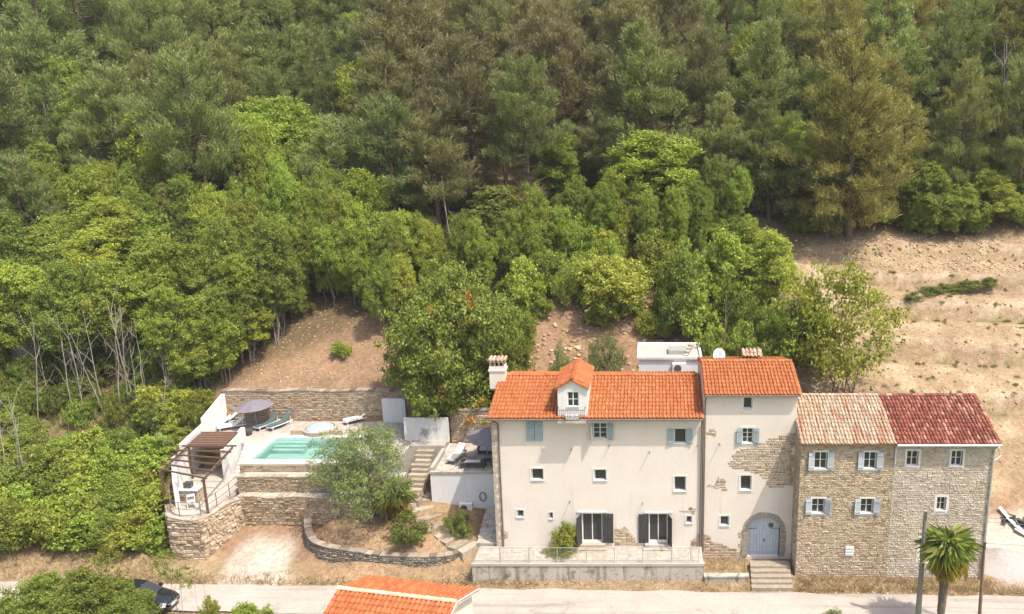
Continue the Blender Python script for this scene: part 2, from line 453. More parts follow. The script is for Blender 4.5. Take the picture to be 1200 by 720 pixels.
def axis(a, b, parts):
    out = [a]
    for lo, hi, st in parts:
        out += list(np.arange(lo, hi, st))
    return np.unique(np.round(np.array(out + [b]), 3))
gx = axis(-420, 320, [(-400, -150, 25), (-150, -62, 3), (-62, 42, .42), (42, 110, 3), (110, 320, 25)])
gy = axis(-300, 420, [(-300, -20, 20), (-20, -6, 1.0), (-6, 34, .36), (34, 100, 1.5), (100, 220, 8), (220, 420, 40)])
GX, GY = np.meshgrid(gx, gy)
GZ = ground(np.clip(GX.ravel(), -150, 119), np.clip(GY.ravel(), -80, 199)).reshape(GX.shape)
V = np.stack([GX.ravel(), GY.ravel(), GZ.ravel()], 1)
nx, ny = len(gx), len(gy)
ii = (np.arange(ny-1)[:, None] * nx + np.arange(nx-1)[None, :]).ravel()
Fq = np.stack([ii, ii+1, ii+1+nx, ii+nx], 1)

# ground cover: what the surface is made of at each place
def lerp(a, b, t): return a * (1 - t[:, None]) + np.array(b)[None, :] * t[:, None]
def sm(v, a, b): t = np.clip((v - a) / (b - a), 0, 1); return t * t * (3 - 2 * t)
def cover(x, y):
    n1 = vnoise(x, y, 6); n2 = vnoise(x, y, 2.2); n3 = vnoise(x, y, .9)
    c = np.tile(np.array([.255, .165, .102]), (len(x), 1))                                  # reddish earth
    c = lerp(c, (.32, .232, .142), sm(x + n1 * 5, 5, 12) * sm(y, 3, 8))                        # bare tan soil right
    c = lerp(c, (.35, .27, .175), sm(x + n1 * 5, 5, 12) * sm(y, 3, 8) * sm(n2 + n3, .05, .4))
    fr, bb = bench(x, y)
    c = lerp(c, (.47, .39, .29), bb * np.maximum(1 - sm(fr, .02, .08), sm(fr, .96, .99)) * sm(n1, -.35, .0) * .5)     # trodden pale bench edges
    c = lerp(c, (.15, .125, .06), bb * sm(fr, .70, .78) * (1 - sm(fr, .84, .90)) * sm(n2 + n3 * 1.3, -.15, .3))          # weeds along the feet of the cuts
    c = lerp(c, (.26, .185, .11), bb * sm(vnoise(x * 3.0, y * .35, 2.0), .05, .3) * .5)              # rain rills
    edge = np.interp(x, [-60, -34, -28, -20, -14, -8, 8, 14, 40], [6, 13, 17, 22, 21, 24, 26, 30, 31])
    c = lerp(c, (.12, .088, .05), sm(y - edge + n1 * 4, -1.5, 2.5))                            # leaf litter
    c = lerp(c, (.17, .15, .065), sm(-x + n1 * 3, 33, 36) * sm(y, .8, 2.0) * sm(-y, -16, -10))    # green undergrowth left
    c = lerp(c, (.285, .21, .125), sm(-y + n2, -.6, .3) * sm(x, -60, -50))                       # dry verge
    c = lerp(c, (.37, .275, .16), sm(-x, -24, -21) * sm(x, -26, -22) * 0)
    dr = sm(-np.abs(x + 25.0 + .12 * (y + 2) - n2 * 1.4), -2.6, -1.1) * sm(y, -3, -1.6) * sm(-y, -2.8, -.8)   # trodden gravel drive
    c = lerp(c, (.46, .405, .34), dr * .95)
    c = lerp(c, (.45, .40, .34), sm(x, 21, 22.5) * sm(-y + n2, -5.0, -3.5) * sm(y, -3, -2))       # yard beside red roof
    pl = sm(x, -22.5, -21.5) * sm(-x, 11.5, 13) * sm(y, -2, -1) * sm(-y, -5, -4)
    c = lerp(c, (.33, .225, .135), pl)
    c = lerp(c, (.20, .21, .075), sm(-y + n2 * 1.5, 5.3, 6.2))                                    # grass south of the road
    return c * (1 + n2[:, None] * .22 + n3[:, None] * .28)
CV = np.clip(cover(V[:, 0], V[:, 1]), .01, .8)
m, nt, b = new_mat('ground_soil')
at = node(nt, "ShaderNodeAttribute"); at.attribute_name = "cover"
oc = obj_coord(nt)
nA = noise(nt, 3.2, 8, .7, oc); nB = noise(nt, 11., 5, .65, oc)
cc = mix(nt, 1.0, at.outputs["Color"], ramp(nt, nA, [(.3, (.62,.60,.57)), (.7, (1.28,1.27,1.25))]), 'MULTIPLY')
cc = mix(nt, ramp(nt, nB, [(.60, (0,0,0)), (.72, (.55,.55,.55))]), cc, (.20, .135, .085))
nt.links.new(cc, b.inputs["Base Color"]); b.inputs["Roughness"].default_value = .97; b.inputs["Specular IOR Level"].default_value = .1
bump(nt, b, nB, .9, .12)
me = np_mesh("ground", V, Fq, m, True)
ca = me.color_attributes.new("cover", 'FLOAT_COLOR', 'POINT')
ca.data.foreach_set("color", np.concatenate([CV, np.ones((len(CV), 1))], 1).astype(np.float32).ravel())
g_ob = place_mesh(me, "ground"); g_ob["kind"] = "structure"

# road: pale dusty lane along the houses
def road_far(x): return -2.62 - .026 * (x + 10.75) - (.004 * (x + 20)**2 * .02 if x < -20 else 0)
M['road'] = mat_noise('dusty_lane', (.325,.285,.245), (.395,.35,.305), .35, .95, .4, .02, 9, .15, stain=((.22,.19,.16), .5, .58), streak=((.21,.19,.168), (.06,1.3,1), .52))
rv, rf = [], []
xs = list(np.arange(-160, 120, 1.0))
for k, x in enumerate(xs):
    a = road_far(x) + .12 * math.sin(x * 1.3) * math.sin(x * .37 + 1)
    w = 2.75 + .15 * math.sin(x * .23)
    for j in range(5):
        y = a - w * j / 4
        rv.append((x, y, .035 + .03 * math.sin(math.pi * j / 4)))
    if k:
        o = (k - 1) * 5
        rf += [(o + j, o + j + 5, o + j + 6, o + j + 1)[::-1] for j in range(4)]
road = place_mesh(raw_mesh("road", rv, rf, M['road'], True), "road"); road["kind"] = "structure"

# ------------------------------------------------------------------ masonry helpers
def stone_face(mb, W, H, place, h=(.15, .27), l=(.22, .55), gap=.018, proud=(.015, .06), holes=(), mask=None, seed=1, z0=0.0, top=None):
    """courses of separate stones laid over a face; place(u, v, d) -> world point, d outwards"""
    r = random.Random(seed)
    v = z0
    while v < H - .04:
        ch = min(r.uniform(*h), H - v)
        u = -r.uniform(0, .2)
        blocked = sorted([(a, b) for a, b, c, d in holes if c < v + ch - .03 and d > v + .03])
        while u < W:
            ln = r.uniform(*l) * (.75 if r.random() < .2 else 1)
            a, b = max(u, 0), min(u + ln, W)
            u += ln
            segs = [(a, b)]
            for p, q in blocked:
                ns = []
                for s, t in segs:
                    if t <= p or s >= q: ns.append((s, t))
                    else:
                        if s < p: ns.append((s, p))
                        if t > q: ns.append((q, t))
                segs = ns
            for s, t in segs:
                if t - s < .06: continue
                mc = ((s + t) / 2, v + ch / 2)
                if mask and not mask(*mc): continue
                vt = v + ch
                if top is not None:
                    if v > top(mc[0]) - .05: continue
                    vt = min(vt, top(mc[0]) + r.uniform(-.04, .05))
                d = r.uniform(*proud); g = gap * r.uniform(.6, 1.5); i = min(.03, (t - s) * .15, (vt - v) * .2)
                j = lambda: r.uniform(-.016, .016)
                B = [(s+g, v+g), (t-g, v+g), (t-g, vt-g), (s+g, vt-g)]
                Fv = [(s+g+i+j(), v+g+i+j()), (t-g-i+j(), v+g+i+j()), (t-g-i+j(), vt-g-i+j()), (s+g+i+j(), vt-g-i+j())]
                P = [place(p, q, 0.001) for p, q in B] + [place(p, q, d + r.uniform(-.008, .008)) for p, q in Fv]
                mb.add(P, [(4,5,6,7),(0,1,5,4),(1,2,6,5),(2,3,7,6),(3,0,4,7)])
        v += ch
    return mb

def path_place(pts, z_of=None):
    """place() along a polyline of (x, y); outward side is to the right of travel"""
    P = [Vector((p[0], p[1], 0)) for p in pts]
    L = [0]
    for a, b in zip(P, P[1:]): L.append(L[-1] + (b - a).length)
    def f(u, v, d):
        i = 0
        while i < len(P) - 2 and u > L[i+1]: i += 1
        t = (u - L[i]) / (L[i+1] - L[i])
        p = P[i].lerp(P[i+1], t)
        def nrm(k):
            q = P[min(k+1, len(P)-1)] - P[max(k-1, 0)]
            return Vector((q.y, -q.x, 0)).normalized()
        n = nrm(i).lerp(nrm(i+1), min(max(t, 0), 1)).normalized()
        z = z_of(u) if z_of else 0
        return Vector((p.x, p.y, z + v)) + n * d
    return f, L[-1]

def smooth_path(pts, n=6):
    out = []
    P = [Vector((*p, 0)) if len(p) == 2 else Vector(p) for p in pts]
    for i in range(len(P) - 1):
        a, b, c, d = P[max(i-1, 0)], P[i], P[i+1], P[min(i+2, len(P)-1)]
        for k in range(n):
            t = k / n
            out.append(.5 * (2*b + (c-a)*t + (2*a-5*b+4*c-d)*t*t + (3*b-a-3*c+d)*t**3))
    out.append(P[-1])
    return out

def stone_wall(name, label, cat, pts, zb, zt, thick, mat, cap='paving', seed=1, h=(.14,.26), l=(.22,.5), both=True, group=None, smooth=True, mortar='mortar', proud=(.015,.06)):
    """free-standing or retaining wall along pts; zb(u), zt(u) bottom and top heights"""
    P = smooth_path(pts) if smooth and len(pts) > 2 else [Vector((*p, 0)) for p in pts]
    mid = P[len(P)//2]
    t = thing(name, label, cat, (mid.x, mid.y, zb(0)), group)
    f, L = path_place([(p.x, p.y) for p in P], None)
    n = max(2, int(L / .35))
    core, capm = MB(), MB()
    rows = []
    for i in range(n + 1):
        u = L * i / n
        a, b = zb(u), zt(u)
        rows.append([f(u, a, 0), f(u, b, 0), f(u, b, -thick), f(u, a, -thick)])
    VV = [p for r_ in rows for p in r_]; FF = []
    for i in range(n):
        for k in range(4):
            FF.append((i*4+k, (i+1)*4+k, (i+1)*4+(k+1) % 4, i*4+(k+1) % 4))
    FF += [(0,1,2,3), tuple(n*4+k for k in (3,2,1,0))]
    core.add(VV, FF)
    core.build('core', M[mortar], t)
    mb = MB()
    zmin = min(zb(L*i/20) for i in range(21)); zmax = max(zt(L*i/20) for i in range(21))
    stone_face(mb, L, zmax - zmin, lambda u, v, d: f(u, zmin + v, d), h, l, proud=proud, holes=(), seed=seed,
               mask=lambda u, v: zmin + v > zb(u) - .1, top=lambda u: zt(u) - zmin - .02)
    if both:
        stone_face(mb, L, zmax - zmin, lambda u, v, d: f(u, zmin + v, -thick - d), h, l, seed=seed+50,
                   mask=lambda u, v: zmin + v > zb(u) - .1, top=lambda u: zt(u) - zmin - .02)
    mb.build('stonework', M[mat], t, kind='stuff')
    if cap:
        r = random.Random(seed); u = 0
        while u < L - .05:
            ln = min(r.uniform(.35, .7), L - u)
            q = [f(u+.012, zt(u) + .002, .05), f(u+ln-.012, zt(u+ln) + .002, .05), f(u+ln-.012, zt(u+ln) + .002, -thick-.05), f(u+.012, zt(u) + .002, -thick-.05)]
            hgt = r.uniform(.05, .1)
            capm.add(q + [p + Vector((0, 0, hgt + r.uniform(-.01, .01))) for p in q], [(4,5,6,7),(0,1,5,4),(1,2,6,5),(2,3,7,6),(3,0,4,7)])
            u += ln
        capm.build('coping', M[cap], t, kind='stuff')
    return t

# ------------------------------------------------------------------ roofs
def tile_slope(mb, O, u, s, W, L, pitch=.225, row=.42, r=.083, seed=1, jit=.006):
    """barrel tiles on a slope: O eave corner, u along the eave, s up the slope (unit vectors)"""
    rr = random.Random(seed)
    u, s = Vector(u).normalized(), Vector(s).normalized()
    n = u.cross(s).normalized()
    if n.z < 0: n = -n
    nc = max(1, round(W / pitch)); pitch = W / nc
    nr = max(1, round(L / row)); row = L / nr
    O = Vector(O)
    A = [math.pi * k / 5 for k in range(6)]
    for c in range(nc):
        for k in range(nr):
            base = O + u * (pitch * (c + .5) + rr.uniform(-jit, jit)) + s * (row * k + rr.uniform(-jit, jit) * 2)
            l0, l1 = .045 + rr.uniform(-jit, jit), .012
            # pan between covers
            p0 = base + u * (pitch / 2) + n * (l0 - .035)
            p1 = p0 + s * (row + .04) - n * .03
            hw = u * (pitch * .42)
            mb.add([p0 - hw, p0 + hw, p1 + hw, p1 - hw], [(0,1,2,3)])
            tw = rr.uniform(-.012, .012)
            lo = [base + u * (-math.cos(a) * r) + n * (math.sin(a) * r * 1.1 + l0 - .03) for a in A]
            hi = [base + u * (tw - math.cos(a) * r * .84) + s * (row + .05) + n * (math.sin(a) * r * .95 + l1 - .03) for a in A]
            F = [(i, i+1, 7+i, 6+i) for i in range(5)] + [(5,4,3,2,1,0)]
            mb.add(lo + hi, F)
    return mb

def ridge_tiles(mb, a, b, r=.15, step=.42, lift=.0, seed=2):
    a, b = Vector(a), Vector(b); d = (b - a); L = d.length; d.normalize()
    side = d.cross(Vector((0, 0, 1))).normalized(); up = side.cross(d)
    n = max(1, round(L / step)); st = L / n; rr = random.Random(seed)
    A = [math.pi * k / 6 for k in range(7)]
    for k in range(n):
        p = a + d * (st * k) + up * (lift + rr.uniform(-.008, .008))
        lo = [p + side * math.cos(t) * r + up * (math.sin(t) * r * .8 + .02) for t in A]
        hi = [p + d * (st + .04) + side * math.cos(t) * r * .9 + up * (math.sin(t) * r * .68) for t in A]
        mb.add(lo + hi, [(i, i+1, 8+i, 7+i) for i in range(6)] + [tuple(range(7))])
    return mb

def gable_roof(parent, x0, x1, ye, ze, yr, zr, yb, zb, mat, under, seed=1, ridge_mat=None, thick=.14, **kw):
    """ridge along x; slab part with tile and ridge coverings as sub-parts"""
    mb = MB()
    t = thick
    prof = [(x0, ye, ze), (x0, yr, zr), (x0, yb, zb), (x0, yb, zb - t), (x0, yr, zr - t), (x0, ye, ze - t)]
    V = [Vector(p) for p in prof] + [Vector(p) + Vector((x1 - x0, 0, 0)) for p in prof]
    F = [(0,6,7,1)[::-1], (1,7,8,2)[::-1], (2,8,9,3)[::-1], (3,9,10,4)[::-1], (4,10,11,5)[::-1], (5,11,6,0)[::-1],
         (0,1,4,5)[::-1], (1,2,3,4)[::-1], (6,7,10,11), (7,8,9,10)]
    mb.add(V, F)
    ro = mb.build('roof', M[under], parent)
    tb = MB()
    s1 = Vector((0, yr - ye, zr - ze)); s2 = Vector((0, yr - yb, zr - zb))
    n1 = Vector((0, -s1.z, s1.y)).normalized(); n2 = Vector((0, -s2.z, s2.y)).normalized()
    if n2.z < 0: n2 = -n2
    tile_slope(tb, Vector((x0, ye, ze)) + n1 * .02 - s1.normalized() * .06, (1,0,0), s1, x1 - x0, s1.length - .05, seed=seed, **kw)
    tile_slope(tb, Vector((x0, yb, zb)) + n2 * .02 - s2.normalized() * .06, (1,0,0), s2, x1 - x0, s2.length - .05, seed=seed + 1, **kw)
    to = tb.build('tile_covering', M[mat], ro, smooth=False, kind='stuff')
    rb = MB(); ridge_tiles(rb, (x0, yr, zr + .03), (x1, yr, zr + .03), seed=seed)
    rb.build('ridge_covering', M[ridge_mat or mat], ro, kind='stuff')
    return ro

# ------------------------------------------------------------------ walls with real openings
def wall_with_openings(mb, x0, x1, z0, z1, Y, holes, depth=.32):
    X = sorted(set([x0, x1] + [h for o in holes for h in o[:2]])); Z = sorted(set([z0, z1] + [h for o in holes for h in o[2:4]]))
    for a, b in zip(X, X[1:]):
        for c, d in zip(Z, Z[1:]):
            cx, cz = (a+b)/2, (c+d)/2
            if any(o[0] < cx < o[1] and o[2] < cz < o[3] for o in holes): continue
            mb.poly((a,Y,c), (b,Y,c), (b,Y,d), (a,Y,d))
    for a, b, c, d in [o[:4] for o in holes]:
        yb = Y + depth
        mb.poly((a,Y,c), (a,Y,d), (a,yb,d), (a,yb,c)); mb.poly((b,Y,c), (b,yb,c), (b,yb,d), (b,Y,d))
        mb.poly((a,Y,d), (b,Y,d), (b,yb,d), (a,yb,d)); mb.poly((a,Y,c), (a,yb,c), (b,yb,c), (b,Y,c))

def shutter(parent, hx, Y, z0, z1, w, side, ang, mat):
    """board shutter hinged at hx; side -1 left, +1 right; ang 0 closed .. 180 flat on the wall"""
    a = rad(ang)
    dx = math.cos(a) * (1 if side < 0 else -1); dy = -math.sin(a)
    d = Vector((dx, dy, 0)); nrm = Vector((-dy, dx, 0)) * .02
    p0 = Vector((hx, Y - .035, 0))
    mb = MB(); nb = 3
    for i in range(nb):
        a0 = p0 + d * (w * i / nb + .006); a1 = p0 + d * (w * (i + 1) / nb - .006)
        c = (a0 + a1) / 2; c0 = Vector((c.x, c.y, z0)); c1 = Vector((c.x, c.y, z1))
        mb.bar(c0, c1, (a1 - a0).length, .03, up=nrm)
    for zz in (z0 + (z1-z0) * .16, z0 + (z1-z0) * .84):
        a0 = p0 + d * .01; a1 = p0 + d * (w - .01)
        for sgn in (1, -1):
            mb.bar((a0.x + nrm.x * sgn * 1.2, a0.y + nrm.y * sgn * 1.2, zz), (a1.x + nrm.x * sgn * 1.2, a1.y + nrm.y * sgn * 1.2, zz), .025, .09)
    return mb.build('shutter', M[mat], parent)

def window(parent, o, Y, cols=2, rows=2, sh=None, shmat='blue', surround=.09, depth=.22, frame='whitepaint', sw=None, bottom=None, name='window'):
    """o = (xa, xb, za, zb) opening; sh = (left angle, right angle) or None"""
    a, b, c, d = o
    yf = Y + depth; fw = .055
    mb = MB()
    mb.box(a, a+fw, yf-.03, yf+.04, c, d); mb.box(b-fw, b, yf-.03, yf+.04, c, d)
    mb.box(a+fw, b-fw, yf-.03, yf+.04, c, c+fw); mb.box(a+fw, b-fw, yf-.03, yf+.04, d-fw, d)
    ia, ib, ic, id_ = a+fw, b-fw, c+fw, d-fw
    for k in range(1, cols):
        x = ia + (ib-ia) * k / cols; mb.box(x-.03, x+.03, yf-.025, yf+.035, ic, id_)
    for k in range(1, rows):
        z = ic + (id_-ic) * k / rows
        for j in range(cols):
            xa = ia + (ib-ia) * j / cols + (.03 if j else 0); xb = ia + (ib-ia) * (j+1) / cols - (.03 if j < cols-1 else 0)
            mb.box(xa, xb, yf-.02, yf+.03, z-.016, z+.016)
    w = mb.build(name, M[frame], parent)
    for j in range(cols):
        for k in range(rows):
            p = MB()
            xa, xb = ia + (ib-ia) * j / cols + (.03 if j else 0), ia + (ib-ia) * (j+1) / cols - (.03 if j < cols-1 else 0)
            za, zb = ic + (id_-ic) * k / rows + (.016 if k else 0), ic + (id_-ic) * (k+1) / rows - (.016 if k < rows-1 else 0)
            p.box(xa, xb, yf-.004, yf+.008, za, zb); p.build('pane', M['glass'], w)
    if surround:
        s = surround; m2 = MB(); y0, y1 = Y - .022, Y + .002
        m2.box(a-s, a, y0, y1, c-s, d+s); m2.box(b, b+s, y0, y1, c-s, d+s)
        m2.box(a, b, y0, y1, d, d+s)
        if not bottom: m2.box(a, b, y0, y1, c-s*1.3, c)
        m2.build('surround', M['surround'], w)
    if not bottom:
        m3 = MB(); m3.box(a-.03, b+.03, Y-.07, Y+depth-.03, c-.002, c+.035); m3.build('sill', M['surround'], w)
    if sh:
        ww = sw or (b - a) / 2
        if sh[0] is not None: shutter(w, a - .01, Y - .02, c - .02, d + .02, ww, -1, sh[0], shmat)
        if sh[1] is not None: shutter(w, b + .01, Y - .02, c - .02, d + .02, ww, 1, sh[1], shmat)
    return w
# ------------------------------------------------------------------ the long cream house
def patch(parent, Y, mask, x0, x1, z0, z1, mat, seed, h=(.13,.22), l=(.2,.42), holes=()):
    """area where the render has come off: mortar bed with stones"""
    bed = MB(); st = .09
    for i in range(int((x1-x0)/st)):
        for k in range(int((z1-z0)/st)):
            a, c = x0 + i*st, z0 + k*st
            if mask(a+st/2, c+st/2) and not any(p < a+st and q > a and r_ < c+st and s < c for p, q, r_, s in holes):
                bed.poly((a, Y-.004, c), (a+st, Y-.004, c), (a+st, Y-.004, c+st), (a, Y-.004, c+st))
    o = bed.build('bare_masonry', M['mortar'], parent)
    mb = MB()
    stone_face(mb, x1-x0, z1-z0, lambda u, v, d: Vector((x0+u, Y-.004-d, z0+v)), h, l, .014, (.01,.03),
               holes=[(p-x0, q-x0, r_-z0, s-z0) for p, q, r_, s in holes], mask=lambda u, v: mask(x0+u, z0+v), seed=seed)
    if mb.f: mb.build('stonework', M[mat], o, kind='stuff')

def inpoly(pts):
    def f(x, z):
        jx = float(vnoise(x, z, .35)[()]) * .35; jz = float(vnoise(z + 9, x, .35)[()]) * .3
        x, z = x + jx, z + jz
        c = False; n = len(pts)
        for i in range(n):
            (xa, za), (xb, zb) = pts[i], pts[(i+1) % n]
            if (za > z) != (zb > z) and x < (xb-xa) * (z-za) / (zb-za) + xa: c = not c
        return c
    return f
def ppoly(px, Y): return [(atY(x, y, Y).x, atY(x, y, Y).z) for x, y in px]

HX0, HX1, EZ = -9.97, 3.10, 10.30
house = thing('long_house', 'long cream rendered house with bright orange tiled roof, dormer and blue shutters', 'house', (-3.4, 0, 1.0))
R0 = lambda *a: rect(*a, 0.0)
w_closed = R0(617.5,494.5,635.5,516); w_mid = R0(695,496,711,514.5); w_right = R0(790,502.5,804.5,520)
sq1, sq2, sq3 = R0(623,549.5,636.5,563), R0(696.5,550.5,710.5,563.5), R0(790,558.5,804,576)
sm1, sm2, sm3 = R0(606,598,613.5,606.5), R0(643.5,600.5,648,608.5), R0(804,605,811,613.5)
d1, d2 = R0(682.5,602,705.5,635.5), R0(760.5,602.5,782.5,635.5)
holes = [w_closed, w_mid, w_right, sq1, sq2, sq3, sm1, sm2, sm3, d1, d2]
mb = MB()
wall_with_openings(mb, HX0, HX1, .3, EZ - .03, 0.0, holes)
HB = 8.0; zr = 11.56
mb.poly((HX0,0,.3), (HX0,0,EZ-.03), (HX0,4,zr-.17), (HX0,HB,EZ-.03), (HX0,HB,.3))
mb.poly((HX1,0,.3), (HX1,HB,.3), (HX1,HB,EZ-.03), (HX1,4,zr-.17), (HX1,0,EZ-.03))
mb.poly((HX0,HB,.3), (HX0,HB,EZ-.03), (HX1,HB,EZ-.03), (HX1,HB,.3))
mb.build('wall', M['plaster'], house)
mb = MB(); mb.box(HX0+.1, HX1-.1, .33, .37, .4, EZ-.3); mb.build('room_shade_sheet', M['dark_scrap_shade'], house)  # dark sheet behind the openings, painted shade of the unlit interior
roof = gable_roof(house, HX0-.16, HX1-.06, -.45, EZ, 4.0, zr, 8.45, EZ, 'tile', 'tile_under', seed=3, ridge_mat='tile')
window(house, w_closed, 0, 2, 2, (2, 2), surround=.0)
window(house, w_mid, 0, 2, 3, (97, 160), surround=.05)
window(house, w_right, 0, 1, 1, (172, 172), surround=.07)
for o in (sq1, sq2, sq3): window(house, o, 0, 1, 1, surround=.11)
for o in (sm1, sm3): window(house, o, 0, 1, 1, surround=.1)
window(house, sm2, 0, 1, 1, surround=.04)
for o, angs in ((d1, (112, 178)), (d2, (178, 112))):
    wd = window(house, o, 0, 2, 1, angs, 'dark_wood', surround=.05, bottom=True, sw=(o[1]-o[0])*.55, name='glazed_door')
    lt = MB(); lt.bar((o[0]-.3, -.03, o[3]+.12), (o[1]+.3, -.03, o[3]+.12), .06, .1); lt.build('lintel', M['surround'], wd)
# door steps
for o in (d1, d2):
    for k in range(2):
        s = MB(); s.box(o[0]-.25-.1*k, o[1]+.2+.1*k, -.36-.3*k, -.001 if k == 0 else -.362, 1.38, o[2]-.02-.14*k); s.build('step', M['paving' if o is d1 else 'concrete'], house)
# corner stones up the west corner
z = 1.35; k = 0
while z < 10.0:
    hh = rng.uniform(.26, .42); w = (.42, .24)[k % 2] + rng.uniform(-.05, .05)
    q = MB(); q.box(HX0-.03, HX0+w-.1, -.03-rng.uniform(0,.015), .25, z+.01, z+hh-.012); q.build('quoin', M['quoin'], house); z += hh; k += 1
patch(house, 0, inpoly(ppoly([(721,621),(733,618),(741,624),(746,640),(720,641)], 0)), -2.8, -.7, 1.3, 3.2, 'stone', 5, holes=[d2])
patch(house, 0, inpoly(ppoly([(800,598),(812,594),(819,600),(814,603),(804,601)], 0)), 1.6, 3.0, 3.2, 4.6, 'stone', 6, holes=[sm3])
patch(house, 0, inpoly(ppoly([(810,640),(815,630),(820,626),(821,646),(809,646)], 0)), 1.9, 3.0, 1.0, 3.0, 'stone', 7, holes=[sm3])
patch(house, 0, inpoly(ppoly([(587,622),(594,624),(597,629),(590,640),(586,640)], 0)), -9.7, -8.8, 1.3, 2.8, 'stone', 8)
# gutter and downpipes
mb = MB(); mb.tube([(HX0-.15, -.53, EZ-.09), (HX1-.05, -.53, EZ-.09)], .06, 8); mb.build('gutter', M['pipe'], house)
mb = MB(); mb.tube([(HX0+.1, -.53, EZ-.12), (HX0+.3, -.35, EZ-.3), (HX0+.42, -.08, EZ-.55), (HX0+.42, -.08, 5), (HX0+.42, -.08, 1.4)], .05, 8); mb.build('downpipe', M['pipe'], house)
mb = MB(); mb.tube([(HX1-.08, -.53, EZ-.1), (HX1-.08, -.12, EZ-.5), (HX1-.08, -.1, 5), (HX1-.08, -.1, .9)], .055, 8); mb.build('downpipe', M['pipe'], house)
# iron shutter rods and wall lamps that throw the long streaks of shadow
for x, y, ln in ((670,526,.42),(761,529,.42),(668,587,.4),(753,589,.36),(636,528,.3),(714,522,.3),(817,522,.25)):
    p = atY(x, y, 0); mb = MB(); mb.tube([p, p + Vector((0, -ln, .02))], .025, 5); mb.build('iron_rod', M['dark_metal'], house)

# chimney
ch = atY(584, 441, 3.6)
mb = MB(); cx, cy = ch.x, 3.6
mb.box(cx-.5, cx+.5, cy-.4, cy+.4, 10.9, 12.1); mb.box(cx-.56, cx+.56, cy-.46, cy+.46, 12.1, 12.22); mb.box(cx-.5, cx+.5, cy-.4, cy+.4, 12.22, 12.42)
chim = mb.build('chimney', M['plaster'], house)
for i in range(4):
    for j in (0, 1):
        mb = MB(); px_ = cx - .42 + .28 * i; mb.box(px_-.055, px_+.055, cy-.38+j*.62, cy-.24+j*.62, 12.42, 12.72); mb.build('flue_brick', M['quoin'], chim)
mb = MB(); mb.box(cx-.3, cx+.3, cy-.2, cy+.2, 12.42, 12.7); mb.build('flue', M['dark_scrap_shade'], chim)
mb = MB(); mb.box(cx-.56, cx+.56, cy-.46, cy+.46, 12.72, 12.82)
for i in range(5):
    mb.tube([(cx-.48+.24*i, cy-.46, 12.84), (cx-.48+.24*i, cy+.46, 12.84)], .1, 8)
mb.build('cap', M['tile_faded'], chim)

# dormer
DY = -.30
dl, dr = atY(653.5, 470, DY).x, atY(688, 470, DY).x
dm = (dl + dr) / 2; dze = atY(671, 455, DY).z; dza = atY(671, 447, DY).z; dz0 = atY(671, 491, DY).z
do_ = rect(665, 459.5, 678, 477, DY)
mb = MB(); wall_with_openings(mb, dl, dr, dz0, dze, DY, [do_], .2)
mb.poly((dl, DY, dze), (dr, DY, dze), (dm, DY, dza))
mb.poly((dl, DY, dz0), (dl, DY, dze), (dl, 3.8, dze), (dl, 3.8, dz0)); mb.poly((dr, DY, dz0), (dr, 3.8, dz0), (dr, 3.8, dze), (dr, DY, dze))
mb.poly((dl, DY, dz0), (dl, 0, dz0), (dr, 0, dz0), (dr, DY, dz0))
dorm = mb.build('dormer', M['white'], house)
wd = window(house, do_, DY, 2, 2, surround=.0, depth=.1); wd.parent = dorm; wd.name = 'dormer_window'
for c_ in list(wd.children): c_.parent = dorm
mb = MB(); ov = .14
for sgn, xe in ((-1, dl - ov), (1, dr + ov)):
    ze = dze - .05
    prof = [(dm, DY-.16, dza+.14), (xe, DY-.16, ze+.06), (xe, DY-.16, ze-.02), (dm, DY-.16, dza+.05)]
    mb.prism(prof if sgn < 0 else prof[::-1], (0, 3.9 - DY, 0))
mb.build('dormer_roof', M['tile_under'], dorm)
tb = MB()
for xe, sx in ((dl - ov, 1), (dr + ov, -1)):
    O = Vector((xe, DY-.16 if sx > 0 else 3.75, dze+.03)); s_ = Vector((dm - xe, 0, dza + .14 - dze - .01))
    tile_slope(tb, O, (0, 1 if sx > 0 else -1, 0), s_, 3.9, s_.length, seed=21)
ridge_tiles(tb, (dm, DY-.18, dza+.17), (dm, 3.7, dza+.17), .13)
tb.build('tile_covering', M['tile_bright'], dorm, kind='stuff')
mb = MB(); mb.box(dl+.02, dr-.08, DY-.62, DY-.002, dz0-.06, dz0+.06); mb.build('balcony_slab', M['concrete'], dorm)
mb = MB(); bz = dz0 + .06; bh = .72
for zz in (bz+.06, bz+bh): mb.bar((dl+.05, DY-.58, zz), (dr-.11, DY-.58, zz), .03, .03); mb.bar((dl+.05, DY-.58, zz), (dl+.05, DY, zz), .03, .03); mb.bar((dr-.11, DY-.58, zz), (dr-.11, DY, zz), .03, .03)
for i in range(15):
    x = dl+.05 + (dr-dl-.16) * i / 14; mb.tube([(x, DY-.58, bz), (x, DY-.64, bz+.3), (x, DY-.58, bz+bh)], .012, 4)
for i in range(4):
    mb.tube([(dm-.5+.33*i+.1*math.cos(t), DY-.61, bz+.35+.1*math.sin(t)) for t in [k*math.pi/4 for k in range(9)]], .014, 4)
mb.build('balcony_railing', M['dark_metal'], dorm)
mb = MB(); mb.box(dm-.4, dm+.4, DY-.5, DY-.3, bz, bz+.34); mb.build('balcony_chest', M['whitepaint'], dorm)

